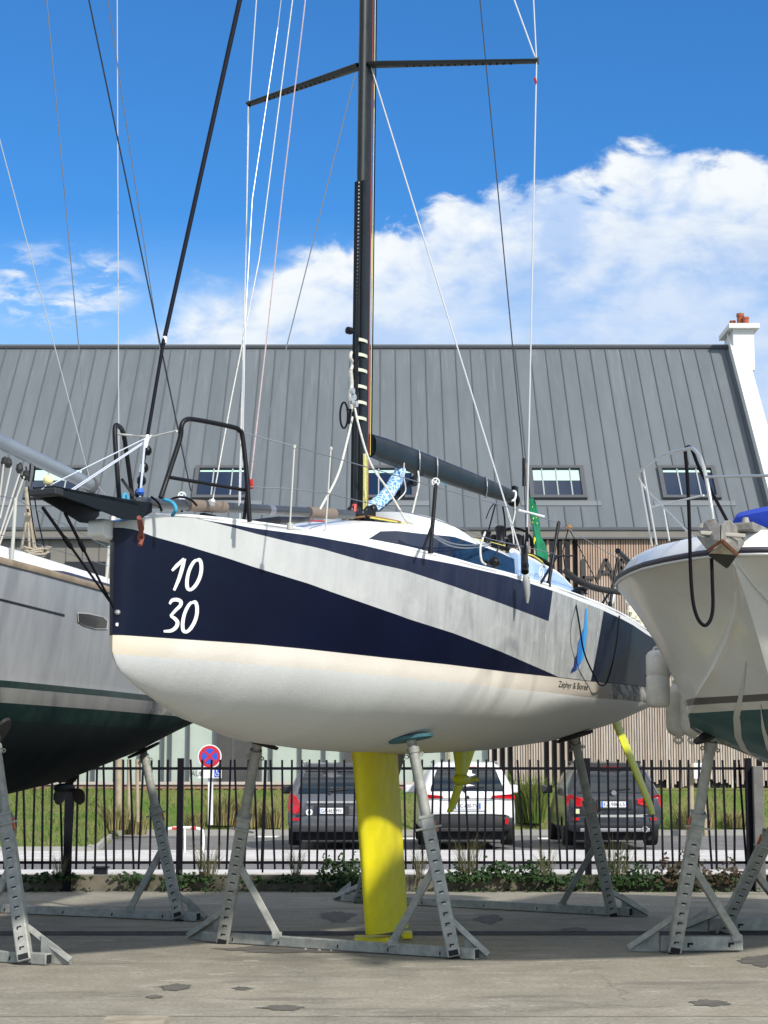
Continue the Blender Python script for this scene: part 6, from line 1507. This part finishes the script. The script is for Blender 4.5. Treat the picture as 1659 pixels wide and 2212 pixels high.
q=MB(); q.tube(sm(*[W(x,y,Y_) for x,y,Y_ in ((1479,975,12.5),(1484,966,12.75),(1494,970,12.85),(1510,1010,12.9),(1536,1060,13.1),(1570,1124,13.5))],n=6),.0125,8); q.obj('mooring_rope',rope_k,mo,smooth=70)
# anchor
def f_anchor(t,v,p):
    ns=t.noise(v,7,6,.65); c=t.mix(t.mr(ns,.35,.7),(.17,.16,.14,1),(.29,.28,.25,1)); return t.mix(t.mr(t.noise(v,12,5,.6),.58,.68,0,.8),c,(.14,.06,.02,1))
am=mat('anchor_steel',(0,0,0),.6,.2,fn=f_anchor,bump=.004,bs=30); rust=mat('rust',(.16,.06,.02),.9,col2=(.08,.03,.015),vs=20)
A=lambda x,y,Y_: W(1371.5+x*.1984,932.6+y*.1984,Y_)
an=empty('anchor',A(940,1200,12.6),'grey plough anchor with rust stowed on the bow roller of the motorboat','anchor')
q=MB()
q.prism([A(*a) for a in ((760,980,12.75),(800,945,12.75),(870,950,12.7),(925,1010,12.6),(930,1200,12.45),(870,1180,12.5),(740,1110,12.7))],(0,.05,0))
q.prism([A(*a) for a in ((945,1010,12.58),(985,965,12.65),(1050,960,12.72),(1100,1020,12.78),(1180,1130,12.85),(1050,1150,12.7),(935,1200,12.45))],(0,.05,0))
q.obj('fluke',am,an,bevel=.012)
q=MB(); q.prism([A(*a) for a in ((680,1140,12.72),(715,990,12.9),(745,985,12.9),(745,1100,12.75),(940,1200,12.43),(800,1290,12.6))],(0,.04,0))
q.prism([A(*a) for a in ((1220,1190,12.85),(1100,1020,12.85),(1080,1100,12.78),(940,1200,12.43),(1110,1330,12.7))],(0,.04,0)); q.obj('plough_share',am,an,bevel=.01)
q=MB(); q.bar(A(705,1100,12.60),A(1200,1135,12.66),.028,.03,(0,-1,0)); q.obj('cross_bar',mat('weathered_bar',(.33,.31,.27),.7),an,bevel=.006)
q=MB(); q.bar(A(800,1290,12.44),A(950,1185,12.38),.022,.03,(0,-1,0)); q.bar(A(950,1188,12.378),A(1110,1335,12.5),.022,.03,(0,-1,0)); q.obj('rusty_edge',rust,an)
q=MB(); q.prism([A(*a) for a in ((820,1320,12.47),(955,1205,12.41),(1095,1340,12.49))],(0,.05,0)); q.obj('rusty_plate',mat('pale_rust',(.40,.37,.29),.8,col2=(.27,.20,.12),vs=18),an)
q=MB(); q.prism([A(*a) for a in ((820,1330,12.5),(1110,1352,12.5),(1022,1475,12.75))],(0,.09,0)); q.obj('chute_wedge',mat('chute_black',(.012,.013,.011),.6),an)
q=MB(); q.box(MH.P(.25,.0,3.25),(.3,.5,.06),Matrix.Rotation(-MH.a,3,'Z')); q.obj('bow_roller',am,mo,bevel=.01)
q=MB(); q.lathe(A(1210,1110,13.6),(0,0,1),[(0,.045),(.06,.045),(.08,.03),(.12,.02)],12); q.obj('navigation_lamp',mat('lamp_grey',(.25,.24,.2),.5),mo)
q=MB(); c_=A(1270,1190,13.5); q.tube([c_+Vector((-.08,0,.03)),c_+Vector((.08,0,.03))],.02,8); q.box(c_-Vector((0,0,.02)),(.08,.06,.06)); q.lathe(c_+Vector((-.09,0,.03)),(0,0,1),[(0,.02),(.02,.028),(.03,.02)],8); q.obj('cleat',steel,mo,smooth=50)
# blue folded canopy
blue=mat('blue_canvas',(.012,.050,.42),.75,var=.25,vs=3,bump=.02,bs=3)
q=MB(); rr=[]
for i,(x,yt,yb) in enumerate(((1583,1127,1131),(1590,1113,1140),(1597,1108,1146),(1630,1100,1144),(1665,1093,1140),(1760,1075,1135),(1850,1080,1130))):
    rr.append([W(x,yb,16.8),W(x,yt+(yb-yt)*.2,16.7),W(x,yt,16.9),W(x,yt-1,17.4),W(x,yt+6,17.9),W(x,yb,17.9)])
ids=q.grid(rr,closeu=True); q.face(ids[0]); q.face(ids[-1]); q.obj('folded_canopy',blue,mo,smooth=50)
q=MB(); rr=[]
q.tube(sm(*[W(x,y,16.7) for x,y in ((1608,1150),(1622,1147),(1640,1152),(1665,1148),(1700,1150))],n=4),.045,8); q.obj('canopy_roll',blackrub,mo,smooth=70)
# fenders
fm=mat('fender_vinyl',(.72,.70,.63),.5,col2=(.55,.53,.47),vs=5,bump=.003,bs=20); 
fgrp='white fenders along the motorboat'
def fender(x,y0,y1,t,r_,lab,flat=False):
    a=MH.pl(x,y0,t); b=MH.pl(x,y1,t); b=Vector((a.x+(b.x-a.x)*.0+.0,a.y,b.z)); L=(a-b).length
    e_=empty('fender',b,lab,'fender',fgrp); q=MB()
    pr=[(0,.02),(.012,.035),(.02,.045),(.028,r_*.5),(.05,r_*.8),(.085,r_*.96),(.12,r_),(L*.5,r_*1.0),(L*.5+.02,r_*.985),(L*.5+.04,r_),(L-.10,r_),(L-.06,r_*.9),(L-.03,r_*.65),(L-.01,.05),(L,.035)] if not flat else [(0,r_*.6),(.015,r_*.88),(.05,r_),(L*.55,r_),(L*.56,r_*.95),(L*.58,r_*.95),(L*.6,r_),(L-.03,r_*.98),(L,r_*.8),(L+.02,r_*.5)]
    q.lathe(b,(0,0,1),pr,26); q.obj('fender_body',fm,e_,smooth=60)
    q=MB(); 
    for k in (0,1):
        if k==0 and flat: continue
        c_=b+Vector((0,0,-.02)) if k==0 else a+Vector((0,0,.02)); q.tube([c_+Vector((math.cos(a_)*.035,0,math.sin(a_)*.03)) for a_ in np.linspace(0,6.28,12,endpoint=False)],.013,6,closed=True)
    q.obj('rope_eye',fm,e_,smooth=60)
    q=MB(); q.tube([a+Vector((0,0,.02)),Vector((a.x+.06,a.y-.02,3.06))],.007,5); q.obj('lanyard',rope_w,e_)
fender(1420,1409,1528,-1.98,.112,'square ended white fender, leftmost of the three beside the motorboat',flat=True)
fender(1463,1478,1594,-1.96,.118,'rounded fender with rope eye, middle of the three beside the motorboat')
fender(1493,1492,1594,-1.72,.112,'fender partly hidden behind the hull, nearest the motorboat prop')
def prop_(label,F_,P_,bx,par_dir,n_=None):
    par=empty('boat_prop',(F_.x,F_.y,0),label,'boat prop','galvanised steel props under the motorboat')
    q=MB(); a=F_+Vector((-.1,.115,.075)); b=F_+Vector((bx,.115+.05,.075)); q.bar(a,b,.10,.12); bm=q.obj('base_beam',galv,par,bevel=.008)
    q=MB()
    for g_ in (.36,.86): c_=a.lerp(b,g_)-Vector((0,.0525,0)); q.box(c_,(.05,.003,.018)); q.box(c_+Vector((-.018,0,-.016)),(.018,.003,.03))
    q.obj('beam_slots',darkhole,bm)
    leg(par,F_,P_,1,brace_to=b+Vector((-.05,-.04,.06)),beamdir=Vector((1,0,0)),hn=n_,outr=.36)
prop_('speckled galvanised prop with black pad at the front of the motorboat hull',G(1455,2060),W(1541,1577,15.75),.62,1,Vector((-.45,-.2,.85)).normalized())
prop_('shaded steel prop behind the front one under the motorboat',G(1558,2016),MH.P(4.3,-.62,1.53),.75,1,Vector((-.2,0,.97)).normalized())
